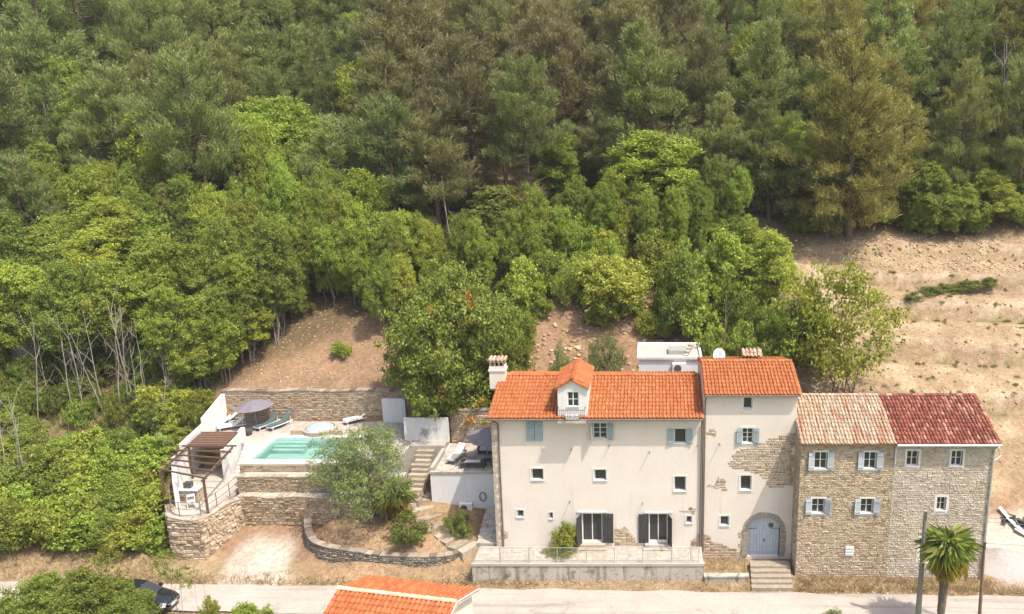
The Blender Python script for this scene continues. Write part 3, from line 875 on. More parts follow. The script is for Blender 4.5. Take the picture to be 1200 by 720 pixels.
# ------------------------------------------------------------------ the tall cream house with the arched door
TX0, TX1, TEZ = 3.14, 8.86, 11.75
tower = thing('tall_house', 'tall narrow cream house with patches of bare stone and arched blue door', 'house', (6, 0, .6))
t1, t2, t3, t4 = R0(871,466,882,479.5), R0(869.5,502,883,520), R0(867.5,557.5,881,575), R0(844,605,854.5,616.5)
ad = R0(875.5,606,914.5,652)
ax, ar = (ad[0]+ad[1])/2, (ad[1]-ad[0])/2
spring = ad[3] - ar * .82
mb = MB(); wall_with_openings(mb, TX0, TX1, .2, TEZ-.07, 0, [t1,t2,t3,t4,ad])
N = 12
arc = [(ax - ar*math.cos(math.pi*i/N), spring + ar*.82*math.sin(math.pi*i/N)) for i in range(N+1)]
for (xa, za), (xb, zb) in zip(arc, arc[1:]):
    mb.poly((xa,0,za), (xb,0,zb), (xb,0,ad[3]), (xa,0,ad[3])); mb.poly((xa,0,za), (xa,.32,za), (xb,.32,zb), (xb,0,zb))
TB, TR, tzr = 7.0, 3.5, 12.68
mb.poly((TX0,0,.2), (TX0,0,TEZ-.07), (TX0,TR,tzr-.16), (TX0,TB,TEZ-.07), (TX0,TB,.2))
mb.poly((TX1,0,.2), (TX1,TB,.2), (TX1,TB,TEZ-.07), (TX1,TR,tzr-.16), (TX1,0,TEZ-.07))
mb.poly((TX0,TB,.2), (TX0,TB,TEZ-.07), (TX1,TB,TEZ-.07), (TX1,TB,.2))
mb.build('wall', M['plaster2'], tower)
mb = MB(); mb.box(TX0+.1, TX1-.1, .34, .38, .4, TEZ-.3); mb.build('room_shade_sheet', M['dark_scrap_shade'], tower)  # interior shade as a dark sheet behind windows and door
gable_roof(tower, TX0-.02, TX1+.16, -.3, TEZ, TR, tzr, 7.3, TEZ, 'tile', 'tile_under', seed=8, ridge_mat='tile')
window(tower, t1, 0, 1, 1, surround=.18); window(tower, t2, 0, 2, 3, (172, 170), surround=.14)
window(tower, t3, 0, 1, 1, surround=.13); window(tower, t4, 0, 1, 1, surround=.12)
arch = tower
for i in range(13):
    a0, a1 = math.pi*i/13 + .012, math.pi*(i+1)/13 - .012
    o = rng.uniform(.30, .36); mb = MB()
    pr = [(ax - (ar)*math.cos(a0), -.04, spring + ar*.82*math.sin(a0)), (ax - (ar)*math.cos(a1), -.04, spring + ar*.82*math.sin(a1)),
          (ax - (ar+o)*math.cos(a1), -.04, spring + (ar*.82+o)*math.sin(a1)), (ax - (ar+o)*math.cos(a0), -.04, spring + (ar*.82+o)*math.sin(a0))]
    mb.prism(pr, (0, .2, 0)); mb.build('arch_stone', M['stone_arch'], tower)
for sx in (-1, 1):
    z = ad[2]
    while z < spring - .1:
        hh = min(rng.uniform(.3, .45), spring - z); w = rng.uniform(.28, .42); mb = MB()
        xa = ax + sx*ar
        mb.box(min(xa, xa+sx*w), max(xa, xa+sx*w), -.04-rng.uniform(0,.02), .2, z+.01, z+hh-.01); mb.build('jamb_stone', M['stone_arch'], tower); z += hh
# arched door of two boarded leaves
door = MB(); dY = .2
door.box(ax-.03, ax+.03, dY-.03, dY+.05, ad[2], spring + ar*.8); door = door.build('arched_door', M['pale_blue'], tower)
for sx in (-1, 1):
    leaf = MB(); nb = 5
    for i in range(nb):
        xa = ax + sx*(.035 + (ar-.04)*i/nb); xb = ax + sx*(.035 + (ar-.04)*(i+1)/nb - .014)
        xi = max(abs(xa-ax), abs(xb-ax)); xj = min(abs(xa-ax), abs(xb-ax))
        hi = lambda q: spring + ar*.82*math.sqrt(max(0, 1-(min(q, ar)/ar)**2)) - .01
        pr = [(xa, dY, ad[2]), (xb, dY, ad[2]), (xb, dY, hi(abs(xb-ax))), (xa, dY, hi(abs(xa-ax)))]
        leaf.prism(pr if sx > 0 else pr[::-1], (0, .05, 0))
    for zz in (ad[2]+.25, spring-.1):
        leaf.box(min(ax+sx*.06, ax+sx*(ar-.05)), max(ax+sx*.06, ax+sx*(ar-.05)), dY-.035, dY-.001, zz, zz+.16)
    leaf.build('door_leaf', M['pale_blue'], door)
    mb = MB(); mb.box(*sorted((ax+sx*(ar-.02), ax+sx*(ar-.62))), dY-.05, dY-.037, spring-.06, spring-.01); mb.build('strap_hinge', M['dark_metal'], door)
mb = MB(); mb.box(ax+.32, ax+.62, dY-.04, dY-.002, spring+.02, spring+.3); mb.build('hatch', M['glass'], door)
mb = MB(); mb.box(ax+.02, ax+.1, dY-.07, dY-.036, ad[2]+.95, ad[2]+1.15); mb.build('lock', M['dark_metal'], door)
ah = (ad[0]-.4, ad[1]+.4, ad[2], ad[3]+.36)
P = [(849,545),(866,528),(884,519),(900,516),(915,508),(930,508),(930,570),(905,571),(899,561),(884,556),(860,549)]
g_ = .15
hl = [(o[0]-g_, o[1]+g_, o[2]-g_, o[3]+g_) for o in (t2, t3, t4)] + [ah]
patch(tower, 0, inpoly(ppoly(P, 0)), 4.4, 8.84, 5.0, 9.4, 'stone', 31, (.13,.2), (.2,.45), hl)
patch(tower, 0, inpoly(ppoly([(831,570),(842,562),(851,560),(854,572),(850,576),(836,571)], 0)), 3.3, 5.0, 4.6, 6.3, 'stone', 32, holes=hl)
patch(tower, 0, inpoly(ppoly([(830,505),(838,502),(842,508),(840,512),(833,509)], 0)), 3.3, 4.6, 8.2, 9.7, 'stone', 33, holes=hl)
patch(tower, 0, inpoly(ppoly([(824,626),(834,630),(842,637),(855,641),(866,644),(872,640),(872,658),(824,658)], 0)), 3.2, 6.0, .3, 2.4, 'stone', 34, holes=hl)
patch(tower, 0, inpoly(ppoly([(866,625),(874,618),(876,650),(868,652)], 0)), 5.2, 6.1, .6, 3.2, 'stone', 35, holes=hl)
mb = MB(); mb.tube([(TX0+.02, -.36, TEZ-.07), (TX1+.14, -.36, TEZ-.07)], .055, 8); mb.build('gutter', M['pipe'], tower)
mb = MB(); mb.tube([(TX0+.08, -.36, TEZ-.1), (TX0+.08, -.1, TEZ-.5), (TX0+.08, -.08, 6), (TX0+.08, -.08, 1)], .045, 8); mb.build('downpipe', M['pipe'], tower)
for x, y, ln in ((843,520,.45),(842,560,.3)):
    p = atY(x, y, 0); mb = MB(); mb.tube([p, p + Vector((0, -ln, .02))], .025, 5); mb.build('iron_rod', M['dark_metal'], tower)
# back chimney with tiled cap, behind the ridge
c2 = atY(879, 420, 6.0); mb = MB(); cx, cy = c2.x, 6.0; zc = c2.z
mb.box(cx-.5, cx+.5, cy-.4, cy+.4, 11.5, zc-.1); chim = mb.build('chimney', M['tile_under_pale'], tower)
for i in range(4):
    mb = MB(); px_ = cx-.42+.28*i; mb.box(px_-.06, px_+.06, cy-.36, cy+.36, zc-.1, zc+.25); mb.build('flue_brick', M['quoin'], chim)
tb = MB(); mb = MB()
for sx, yy in ((1, cy-.6), (-1, cy+.6)):
    s_ = Vector((0, cy-yy, .35)); tile_slope(tb, (cx-.65 if sx > 0 else cx+.65, yy, zc+.3), (sx,0,0), s_, 1.3, s_.length, .26, .36, .1, seed=5)
mb.prism([(cx-.62, cy-.58, zc+.27), (cx-.62, cy, zc+.62), (cx-.62, cy+.58, zc+.27)], (1.24, 0, 0)); mb.build('cap', M['tile_under_pale'], chim)
tb.build('cap_tiles', M['tile_faded'], chim, kind='stuff')

# satellite dish behind the ridge
sp = atY(843, 416, 6.2); dish = thing('satellite_dish', 'white satellite dish behind the ridge of the tall cream house', 'satellite dish', (sp.x, 6.2, 11.9))
mb = MB()
D = Vector((-.15, -1, .45)).normalized(); ux = D.cross(Vector((0,0,1))).normalized(); uz = ux.cross(D)
V_ = []; F_ = []; n = 16
for k, (r_, d_) in enumerate(((.02, 0), (.22, .03), (.42, .1))):
    for i in range(n):
        a = 2*math.pi*i/n; V_.append(sp + ux*math.cos(a)*r_ + uz*math.sin(a)*r_*1.1 + D*d_)
for k in range(2):
    for i in range(n): F_.append((k*n+i, k*n+(i+1)%n, (k+1)*n+(i+1)%n, (k+1)*n+i))
F_.append(tuple(range(n)))
mb.add(V_, F_); mb.build('reflector', M['whitepaint'], dish, True)
mb = MB(); mb.tube([sp - D*.02, sp - D*.15, (sp.x, 6.3, 11.7)], .03, 6); mb.build('mast', M['metal'], dish)
mb = MB(); mb.tube([sp - uz*.4 + D*.08, sp + D*.45 - uz*.08], .015, 5); mb.bar(sp + D*.42 - uz*.08, sp + D*.52 - uz*.06, .08, .08); mb.build('feed_arm', M['metal'], dish)

# ------------------------------------------------------------------ the two stone houses
SY, SEZ, SYR, SZR, SYB = -1.75, 9.30, 2.2, 10.80, 6.2
R1 = lambda *a: rect(*a, SY)
def stone_house(name, label, x0, x1, wins, mat, mortar, tile, under, seed, left_side, right_side, ridge):
    h = thing(name, label, 'house', ((x0+x1)/2, SY, 0))
    holes = [w[0] for w in wins]
    mb = MB(); wall_with_openings(mb, x0, x1, -.3, SEZ-.04, SY, holes)
    for x in (x0, x1):
        q = [(x,SY,-.3), (x,SY,SEZ-.04), (x,SYR,SZR-.17), (x,SYB,SEZ-.1), (x,SYB,-.3)]
        mb.poly(*(q if x == x0 else q[::-1]))
    mb.poly((x0,SYB,-.3), (x0,SYB,SEZ-.1), (x1,SYB,SEZ-.1), (x1,SYB,-.3))
    w = mb.build('wall', M[mortar], h)
    st = MB()
    e = .1
    stone_face(st, x1-x0, SEZ+.2, lambda u, v, d: Vector((x0+u, SY-d, -.2+v)), (.08,.18), (.11,.34), .009, (.004,.035),
               holes=[(a-e-x0, b+e-x0, c-e+.2, d+e+.2) for a, b, c, d in holes], seed=seed)
    sl = lambda u: SEZ + .15 + (u) * (SZR-SEZ)/(SYR-SY) if u < SYR-SY else SEZ + .15 + (SYB-SY-u) * (SZR-SEZ)/(SYB-SYR)
    if left_side:
        stone_face(st, SYB-SY, 12, lambda u, v, d: Vector((x0-d, SY+u, -.2+v)), (.08,.18), (.11,.34), .009, (.004,.035), seed=seed+1, top=sl)
    if right_side:
        stone_face(st, SYB-SY, 12, lambda u, v, d: Vector((x1+d, SY+u, -.2+v)), (.08,.18), (.11,.34), .009, (.004,.035), seed=seed+2, top=sl)
    st.build('stonework', M[mat], w, kind='stuff')
    mb = MB(); mb.box(x0+.1, x1-.1, SY+.34, SY+.38, .2, SEZ-.3); mb.build('room_shade_sheet', M['dark_scrap_shade'], h)  # dark sheet stands in for the shade inside the house
    gable_roof(h, x0 - (.1 if left_side else 0), x1 + (.12 if right_side else 0), SY-.3, SEZ, SYR, SZR, SYB+.3, SEZ-.05, tile, under, seed=seed, ridge_mat=ridge, pitch=.21, row=.36, r=.082, jit=.012)
    for o, kw in wins: window(h, o, SY, **kw)
    return h
A1, A2 = R1(954,530,970,550), R1(1012,530,1028,550)
A3, A4 = R1(951,584.5,967,602), R1(1008,584.5,1024,602)
shA = stone_house('stone_house', 'rubble stone house with faded patchy roof tiles and pale blue shutters', 8.88, 14.49,
    [(A1, dict(sh=(165,172), shmat='pale_blue', surround=.1)), (A2, dict(sh=(172,172), shmat='pale_blue', surround=.1)),
     (A3, dict(sh=(172,140), shmat='pale_blue', surround=.1)), (A4, dict(sh=(170,165), shmat='pale_blue', surround=.1))],
    'stone', 'mortar', 'tile_faded', 'tile_under_pale', 41, True, False, 'tile_faded')
B1, B2, B3, B4 = R1(1062,528.5,1077,546.5), R1(1114,528.5,1129,546.5), R1(1097,582.5,1109.5,599), R1(1077,632,1090,656)
shB = stone_house('stone_house', 'pale stone house with dark red tiled roof and white windows without shutters', 14.50, 20.55,
    [(B1, dict(surround=.12)), (B2, dict(surround=.12)), (B3, dict(surround=.16)), (B4, dict(surround=.2, rows=3))],
    'stone_pale', 'mortar_pale', 'tile_red', 'tile_under', 51, False, True, 'tile_red')
mb = MB(); v0 = R1(990,640,1000.5,651); mb.box(v0[0], v0[1], SY-.08, SY+.02, v0[2], v0[3]); vb = mb.build('vent_box', M['whitepaint'], shA)
for k in range(3):
    mb = MB(); zz = v0[2]+.1+.2*k; mb.box(v0[0]+.05, v0[1]-.05, SY-.105, SY-.078, zz, zz+.06); mb.build('louvre', M['surround'], vb)
mb = MB(); mb.tube([(14.52, SY-.42, SEZ-.06), (20.7, SY-.42, SEZ-.06)], .075, 8); mb.build('gutter', M['surround'], shB)
mb = MB(); mb.tube([(14.55, SY-.4, SEZ-.1), (14.55, SY-.1, SEZ-.4), (14.55, SY-.08, 7.9)], .045, 8); mb.build('downpipe', M['surround'], shB)
mb = MB(); mb.tube([(20.5, SY-.4, SEZ-.1), (20.42, SY-.1, SEZ-.45), (20.42, SY-.09, 4), (20.42, SY-.09, .2)], .05, 8); mb.build('downpipe', M['metal'], shB)
mb = MB(); mb.tube([(20.68, SY-.1, SEZ-.3), (21.0, SY+.3, SEZ-.9), (20.62, SY+.5, SEZ-1.3)], .04, 6); mb.tube([(20.66, SY+.2, SEZ-1.3), (21.05, SY+.3, SEZ-1.0)], .03, 6); mb.build('bracket', M['whitepaint'], shB)

# ------------------------------------------------------------------ flat-roofed hut uphill of the long house
hx0, hx1, hy0, hy1 = atY(748.5,420,10).x, atY(821,420,10).x, 10.0, 13.6
hz = atY(780, 420, 10).z
hut = thing('flat_roofed_hut', 'white flat roofed hut on the slope behind the long house', 'hut', ((hx0+hx1)/2, 11.8, 6))
mb = MB(); mb.box(hx0, hx1, hy0, hy1, 5.0, hz-.12); mb.build('wall', M['white'], hut)
mb = MB(); mb.box(hx0-.12, hx1+.12, hy0-.12, hy1+.12, hz-.118, hz); rf_ = mb.build('roof', M['concrete_pale'], hut)
mb = MB()
for a_, b_, c_, d_ in ((hx0-.12, hx1+.12, hy0-.12, hy0+.05), (hx0-.12, hx1+.12, hy1-.05, hy1+.12), (hx0-.12, hx0+.05, hy0+.05, hy1-.05), (hx1-.05, hx1+.12, hy0+.05, hy1-.05)):
    mb.box(a_, b_, c_, d_, hz+.001, hz+.14)
mb.build('parapet', M['white'], rf_)
mb = MB(); mb.box(hx0+2.2, hx0+3.5, hy0+.9, hy0+2.2, hz+.001, hz+.3); mb.build('skylight', M['metal'], rf_)
mb = MB()
for k in range(5): mb.box(hx1-1.2+.1*k, hx1-.9+.1*k+rng.uniform(0,.3), hy0+.3+.6*k, hy0+.7+.6*k, hz+.001, hz+.15+.1*(k % 3))
mb.build('roof_lumber', M['concrete'], rf_)
def ac_unit(name, label, c, parent_group=None, s=1.0):
    t = thing(name, label, 'air conditioner', c)
    x, y, z = c
    mb = MB(); mb.box(x-.4*s, x+.4*s, y-.15*s, y+.15*s, z, z+.56*s); mb.build('casing', M['whitepaint'], t)
    mb = MB(); pr = [(x-.1*s+.22*s*math.cos(a), y-.152*s, z+.28*s+.22*s*math.sin(a)) for a in [k*math.pi/8 for k in range(16)]]
    mb.prism(pr[::-1], (0, -.02, 0)); mb.build('fan_grille', M['dark_metal'], t)
    mb = MB(); mb.bar((x-.3*s, y-.15*s, z-.03), (x-.3*s, y+.2*s, z-.03), .04, .05); mb.bar((x+.3*s, y-.15*s, z-.03), (x+.3*s, y+.2*s, z-.03), .04, .05); mb.build('bracket', M['metal'], t)
a_ = atY(796, 432, 9.75); ac_unit('air_conditioner', 'white air conditioner on the front of the flat roofed hut', (a_.x, 9.78, a_.z-.3), s=1.25)
# ------------------------------------------------------------------ terrace in front of the long house
TZ = 1.38
ter = thing('house_terrace', 'raised concrete terrace with stained front wall below the long house', 'terrace', (-4, -1, 0))
mb = MB(); mb.box(-11.1, 3.12, -1.98, -.002, 0, TZ); mb.build('slab', M['concrete_pale'], ter)
mb = MB(); mb.box(-11.15, 3.16, -2.12, -1.982, -.1, TZ-.12); mb.build('front_wall', M['concrete'], ter)
mb = MB(); mb.box(-11.18, 3.19, -2.17, -1.9, TZ-.119, TZ+.05); mb.build('kerb', M['concrete_pale'], ter)
r_ = random.Random(4); x = -10.9; k = 0
flag = MB()
while x < 3.0:
    w = r_.uniform(.5, .9); y = -1.88
    while y < -.1:
        h = min(r_.uniform(.4, .7), -.05 - y)
        if h > .12: flag.box(x+.01, min(x+w, 3.08)-.01, y+.01, y+h-.01, TZ+.001, TZ+.018+r_.uniform(0,.008))
        y += h
    x += w
flag.build('flagstones', M['paving_pale'], ter, kind='stuff')
mb = MB(); mb.box(3.2, 5.9, -2.25, -1.95, -.1, .55); mb.box(3.16, 5.95, -2.3, -1.9, .551, .64); lw = mb.build('low_wall', M['concrete'])
tag(lw, 'low grey concrete wall between the railed terrace and the stone steps', 'wall')

rail = thing('terrace_railing', 'thin pale metal railing along the edge of the long house terrace', 'railing', (-4, -2, TZ))
rx = [atY(x, 650, -2.03).x for x in (554, 586, 620, 653, 687, 720, 753, 787, 819)]
for x in rx:
    mb = MB(); mb.bar((x, -2.03, TZ+.05), (x, -2.03, TZ+1.08), .045, .045); mb.build('post', M['metal'], rail)
for z in (TZ+1.06, TZ+.2):
    mb = MB(); mb.bar((rx[0], -2.03, z), (rx[-1], -2.03, z), .03, .03); mb.build('rail', M['metal'], rail)
mb = MB()
for i in range(1, 110):
    x = rx[0] + (rx[-1]-rx[0]) * i / 110; mb.bar((x, -2.03, TZ+.2), (x, -2.03, TZ+1.06), .009, .009)
mb.build('wire_infill', M['metal'], rail, kind='stuff')
mb = MB(); mb.bar((rx[-1], -2.03, TZ+1.06), (rx[-1], -.2, TZ+1.06), .03, .03); mb.bar((rx[-1], -.2, TZ), (rx[-1], -.2, TZ+1.06), .04, .04); mb.build('return_rail', M['rust'], rail)

# stone steps up to the arched door
st = thing('door_steps', 'worn stone steps rising from the lane to the arched blue door', 'steps', (7.4, -2, 0))
sx0, sx1 = 6.05, 8.62
for k in range(5):
    mb = MB(); z1 = .2 + .15 * k; y0 = -2.85 + .36 * k
    mb.box(sx0 + .02*k, sx1 + rng.uniform(-.03, .03), y0, y0 + .42 if k < 4 else -.75, -.1, z1); mb.build('step', M['stone_step'], st)

# dry plant bed wall etc. beside the terrace
# ------------------------------------------------------------------ curved planter wall and driveway
wp = [atZ(364,606,1.1), atZ(359,622,.8), atZ(362,645,.6), atZ(380,657,.45), atZ(420,664,.3), atZ(460,669,.22), atZ(500,671,.16), atZ(530,669,.15), atZ(545,663,.2)]
wpts = [(p.x, p.y) for p in wp]
_, LW = path_place([(p.x, p.y) for p in smooth_path(wpts)])
stone_wall('planter_wall', 'low curved dry stone wall holding the olive tree bed', 'wall', wpts,
           lambda u: -.15 + .5 * max(0, 1 - u / 4), lambda u: np.interp(u / LW, [0, .15, .3, .6, .9, 1], [2.0, 1.75, 1.5, 1.22, 1.2, 1.25]), .35, 'stone_grey', 'stone_grey', 61, h=(.1,.2), l=(.15,.38), mortar='mortar_dark')
# flight of flagstone steps winding from the terrace up to the pool deck
gs = thing('garden_stairs', 'winding flight of pale flagstone steps between olive bed and white walled terrace', 'steps', (-13.5, 2, 1.4))
way = [((549,641),1.38),((540,636),1.45),((530,630),1.55),((521,624),1.66),((512,617),1.78),((503,609),1.9),((495,600),2.03),((491,590),2.2),((494,580),2.45)]
pts = [atZ(p[0], p[1], z) for p, z in way]
z = 2.6; y = 3.4
while z < 5.0:
    pts.append(Vector((-16.6 + .06 * (y - 3.4), y, z))); z += .2; y += .36
for i, p in enumerate(pts):
    d = (pts[min(i+1, len(pts)-1)] - pts[max(i-1, 0)]); d.z = 0; d.normalize(); s = Vector((d.y, -d.x, 0))
    mb = MB(); w = rng.uniform(.75, .95) if i < 9 else rng.uniform(.5, .68); l = .42 if i > 8 else .5
    q = [p - d*l*rng.uniform(.5,.62) - s*w*rng.uniform(.9,1.1), p + d*l*.62 - s*w*rng.uniform(.85,1.1), p + d*l*.62 + s*w*rng.uniform(.9,1.1), p - d*l*.55 + s*w]
    pz = max(p.z, gz(p.x, p.y) + .07) if i < 9 else p.z
    q = [Vector((v.x, v.y, pz)) for v in q]
    bot = [v - Vector((0, 0, .55)) for v in q]
    mb.add(bot + q, [(3,2,1,0),(4,5,6,7),(0,1,5,4),(1,2,6,5),(2,3,7,6),(3,0,4,7)])
    mb.build('step', M['stone_step' if i % 3 else 'paving'], gs)
ls = thing('lane_steps', 'short pale stone steps at the end of the curved wall beside the lane', 'steps', (-11.9, -1.7, 0))
for k in range(4):
    p = atZ(528 + 6*k, 671 - 5*k, .12 + .22*k); mb = MB(); mb.box(p.x-.35, p.x+.4, p.y-.25, p.y+.45, -.2, .12+.22*k); mb.build('step', M['paving'], ls)

# ------------------------------------------------------------------ pool deck with retaining tiers
DZ = 5.0
PX0, PX1, PY0, PY1 = -27.85, -21.4, 5.15, 9.05
deck = MB()
for a, b, c, d in ((-33.0,-28.35,8.15,12.5), (-28.35,-28.02,4.5,12.5), (-28.02,-21.22,9.22,12.5), (-28.02,-21.22,4.5,5.0), (-21.22,-17.6,4.5,12.5), (-17.6,-15.1,7.7,12.5)):
    deck.box(a+.001, b-.001, c+.001, d-.001, .4, DZ)
dk = deck.build('pool_deck', M['concrete_pale'], kind='structure')
r_ = random.Random(14)
fl = MB()
for a, b, c, d in ((-32.9,-28.5,9.3,12.4), (-28.4,-21.0,9.75,12.4), (-20.9,-17.7,4.7,12.4), (-17.6,-15.2,7.8,12.4)):
    y = c
    while y < d - .1:
        hh = min(r_.uniform(.45,.65), d-y); x = a
        while x < b - .1:
            w = min(r_.uniform(.5,.9), b-x); fl.box(x+.008, x+w-.008, y+.008, y+hh-.008, DZ+.001, DZ+.016+r_.uniform(0,.006)); x += w
        y += hh
fo = fl.build('paving_slabs', M['paving_pale'], dk, kind='stuff')
mb = MB(); mb.box(-28.0, -16.9, 3.75, 4.499, .4, 4.42); mb.build('upper_ledge', M['concrete_pale'], dk)
mb = MB(); mb.box(-28.0, -17.6, 3.12, 3.749, .4, 3.3); mb.build('lower_ledge', M['concrete_pale'], dk)
stone_wall('retaining_wall', 'upper stone retaining tier directly below the swimming pool', 'wall', [(-28.2, 3.72), (-17.2, 3.72)], lambda u: 3.0, lambda u: 4.40, .3, 'stone_warm', 'paving', 71, h=(.1,.2), l=(.15,.4), proud=(.02,.1), both=False, smooth=False)
stone_wall('retaining_wall', 'lower stone retaining wall behind the gravel drive', 'wall', [(-27.9, 3.05), (-24, 3.0), (-20.0, 3.1), (-18.2, 3.2)], lambda u: .8, lambda u: 3.25 + .06*math.sin(u*2), .5, 'stone_warm', 'paving', 72, h=(.1,.26), l=(.15,.5), proud=(.02,.13), both=False)
stone_wall('retaining_wall', 'long stone retaining wall behind the pool deck and sun loungers', 'wall', [(-33.4, 12.42), (-27, 12.46), (-19.0, 12.5)], lambda u: 4.6, lambda u: 7.45 + .05*math.sin(u*1.3), .5, 'stone_warm', 'stone_grey', 73, both=False, h=(.12,.24), l=(.18,.48))
pool = thing('swimming_pool', 'rectangular turquoise swimming pool with pale stone edge', 'pool', ((PX0+PX1)/2, 7, 3.5))
mb = MB(); z0 = 3.6; wl = DZ - .16
mb.poly((PX0,PY0,z0),(PX1,PY0,z0),(PX1,PY1,z0),(PX0,PY1,z0))
mb.poly((PX0,PY0,z0),(PX0,PY0,DZ),(PX1,PY0,DZ),(PX1,PY0,z0)); mb.poly((PX0,PY1,z0),(PX1,PY1,z0),(PX1,PY1,DZ),(PX0,PY1,DZ))
mb.poly((PX0,PY0,z0),(PX0,PY1,z0),(PX0,PY1,DZ),(PX0,PY0,DZ)); mb.poly((PX1,PY0,z0),(PX1,PY0,DZ),(PX1,PY1,DZ),(PX1,PY1,z0))
mb.build('basin', M['pool_tile'], pool)
for k in range(3):
    mb = MB(); mb.box(PX0+.01, PX0+2.4-.01*k, PY1-.35*(k+1), PY1-.35*k-.01, z0+.01, wl-.12-.3*k); mb.build('pool_step', M['pool_tile'], pool)
mb = MB(); mb.poly((PX0,PY0,wl),(PX1,PY0,wl),(PX1,PY1,wl),(PX0,PY1,wl)); mb.build('water', M['water'], pool)
cp = []
x = PX0 - .5
for (a, b, c, d, ax_) in ((PX0-.5, PX1+.5, PY0-.62, PY0-.0, 'x'), (PX0-.5, PX1+.5, PY1, PY1+.5, 'x'), (PX0-.5, PX0, PY0, PY1, 'y'), (PX1, PX1+.5, PY0, PY1, 'y')):
    L_ = (b-a) if ax_ == 'x' else (d-c); n = max(1, round(L_/.62))
    for k in range(n):
        mb = MB()
        if ax_ == 'x': mb.box(a+L_*k/n+.005, a+L_*(k+1)/n-.005, c+.002, d-.002, DZ+.002, DZ+.07)
        else: mb.box(a+.002, b-.002, c+L_*k/n+.005, c+L_*(k+1)/n-.005, DZ+.002, DZ+.07)
        mb.build('coping_stone', M['surround'], pool)
# pool front masonry
mb = MB(); stone_face(mb, PX1-PX0+1, .5, lambda u, v, d: Vector((PX0-.5+u, 4.499-d, 4.44+v)), (.14,.2), (.25,.5), .012, (.01,.03), seed=9); mb.build('front_masonry', M['stone_warm'], pool, kind='stuff')
# domed tub at the back corner
tc = atZ(368, 505, DZ+.5); tub = thing('hot_tub', 'round raised hot tub with pale domed cover behind the pool', 'hot tub', (tc.x, 9.95, DZ))
tx, ty = tc.x, 10.35
mb = MB(); mb.lathe([(1.25,0),(1.25,.34),(1.06,.34),(1.06,.24)], 32, (tx, ty, DZ+.02)); mb.build('rim', M['paving'], tub)
mb = MB(); mb.lathe([(1.03, .28),(1.0,.33),(.85,.42),(.55,.50),(.2,.54),(.02,.55)], 32, (tx, ty, DZ+.02)); mb.build('dome_cover', M['cover'], tub, True)
mb = MB(); mb.bar((tx-1.9, 9.66, DZ+.2), (tx+1.9, 9.66, DZ+.2), .16, .36); mb.build('front_ledge', M['stone_warm'], tub)

# white walls by the deck
def wall_block(name, label, pts, thick, zb, ztops, mat='white', capm=None):
    mb = MB()
    for (a, b), (t0, t1) in zip(zip(pts, pts[1:]), ztops):
        a_, b_ = Vector((*a, 0)), Vector((*b, 0)); d = (b_-a_).normalized(); s = Vector((-d.y, d.x, 0)) * thick
        q = [a_, b_, b_+s, a_+s]
        V_ = [Vector((p.x, p.y, zb)) for p in q] + [Vector((q[0].x,q[0].y,t0)), Vector((q[1].x,q[1].y,t1)), Vector((q[2].x,q[2].y,t1)), Vector((q[3].x,q[3].y,t0))]
        mb.add(V_, [(3,2,1,0),(4,5,6,7),(0,1,5,4),(1,2,6,5),(2,3,7,6),(3,0,4,7)])
    o = mb.build(name, M[mat]); tag(o, label, 'wall'); return o
wall_block('white_wall', 'stepped white rendered wall along the west edge of the pool deck', [(-33.05,6.2),(-33.05,9.2),(-33.05,12.3)], .3, 2.5, [(5.75,6.1),(6.5,7.3)])
wall_block('white_wall', 'white rendered wall beside the steps below the umbrella', [(-30.05,5.9),(-30.05,9.0)], .28, 3.0, [(5.45,5.9)])
wall_block('white_panel_wall', 'plain white panel wall standing against the stone retaining wall', [(atY(448,480,12.2).x,12.2),(atY(475,480,12.2).x,12.2)], .2, 4.9, [(6.95,6.95)])
wall_block('white_panel_wall', 'wide white panel wall with metal flower ornament', [(atY(474,510,8.6).x,8.6),(atY(526,510,8.6).x,8.6)], .2, 4.9, [(6.75,6.75)])
orn = atY(498, 507, 8.57); mb = MB()
for k in range(14):
    a = k*2*math.pi/14; d = Vector((math.cos(a), 0, math.sin(a))); r_o = .2 + .12*((k*7) % 3)
    mb.prism([orn + d*.05, orn + d*r_o*.7 + Vector((-d.z, 0, d.x))*.06, orn + d*r_o*1.2, orn + d*r_o*.7 - Vector((-d.z, 0, d.x))*.06], (0, .012, 0))
tag(mb.build('flower_ornament', M['metal']), 'grey metal flower ornament on the wide white panel wall', 'ornament')

# ------------------------------------------------------------------ patio with pergola
PZ = 3.2
fl = [(-33.0,8.1),(-33.0,4.3),(-31.9,2.2),(-30.6,.45),(-28.95,.5),(-28.55,2.0),(-28.45,3.6),(-28.38,8.1)]
mb = MB(); mb.prism([(x, y, .3) for x, y in fl], (0, 0, PZ-.3)); pat = mb.build('patio', M['concrete_pale'], kind='structure')
stone_wall('patio_wall', 'tall rounded stone wall under the railed pergola patio', 'wall', [(-33.5,4.0),(-30.9,.1),(-28.75,-.05),(-28.3,1.4),(-27.6,3.3)],
           lambda u: .2, lambda u: PZ + .02 + .1*math.sin(u*2.3)*math.sin(u*.9), .38, 'stone', 'paving', 81, both=False, smooth=False, h=(.13,.3), l=(.2,.6), proud=(.02,.14))
# steps from the deck down to the patio
ps = thing('deck_steps', 'white edged steps between the pool edge and the pergola patio', 'steps', (-29.1, 7, PZ))
for k in range(9):
    mb = MB(); mb.box(-29.74, -28.4, 6.1+.24*k, 6.1+.24*k+.26 if k < 8 else 8.14, PZ+.001, PZ+.2*(k+1)-.001); mb.build('step', M['surround'], ps)
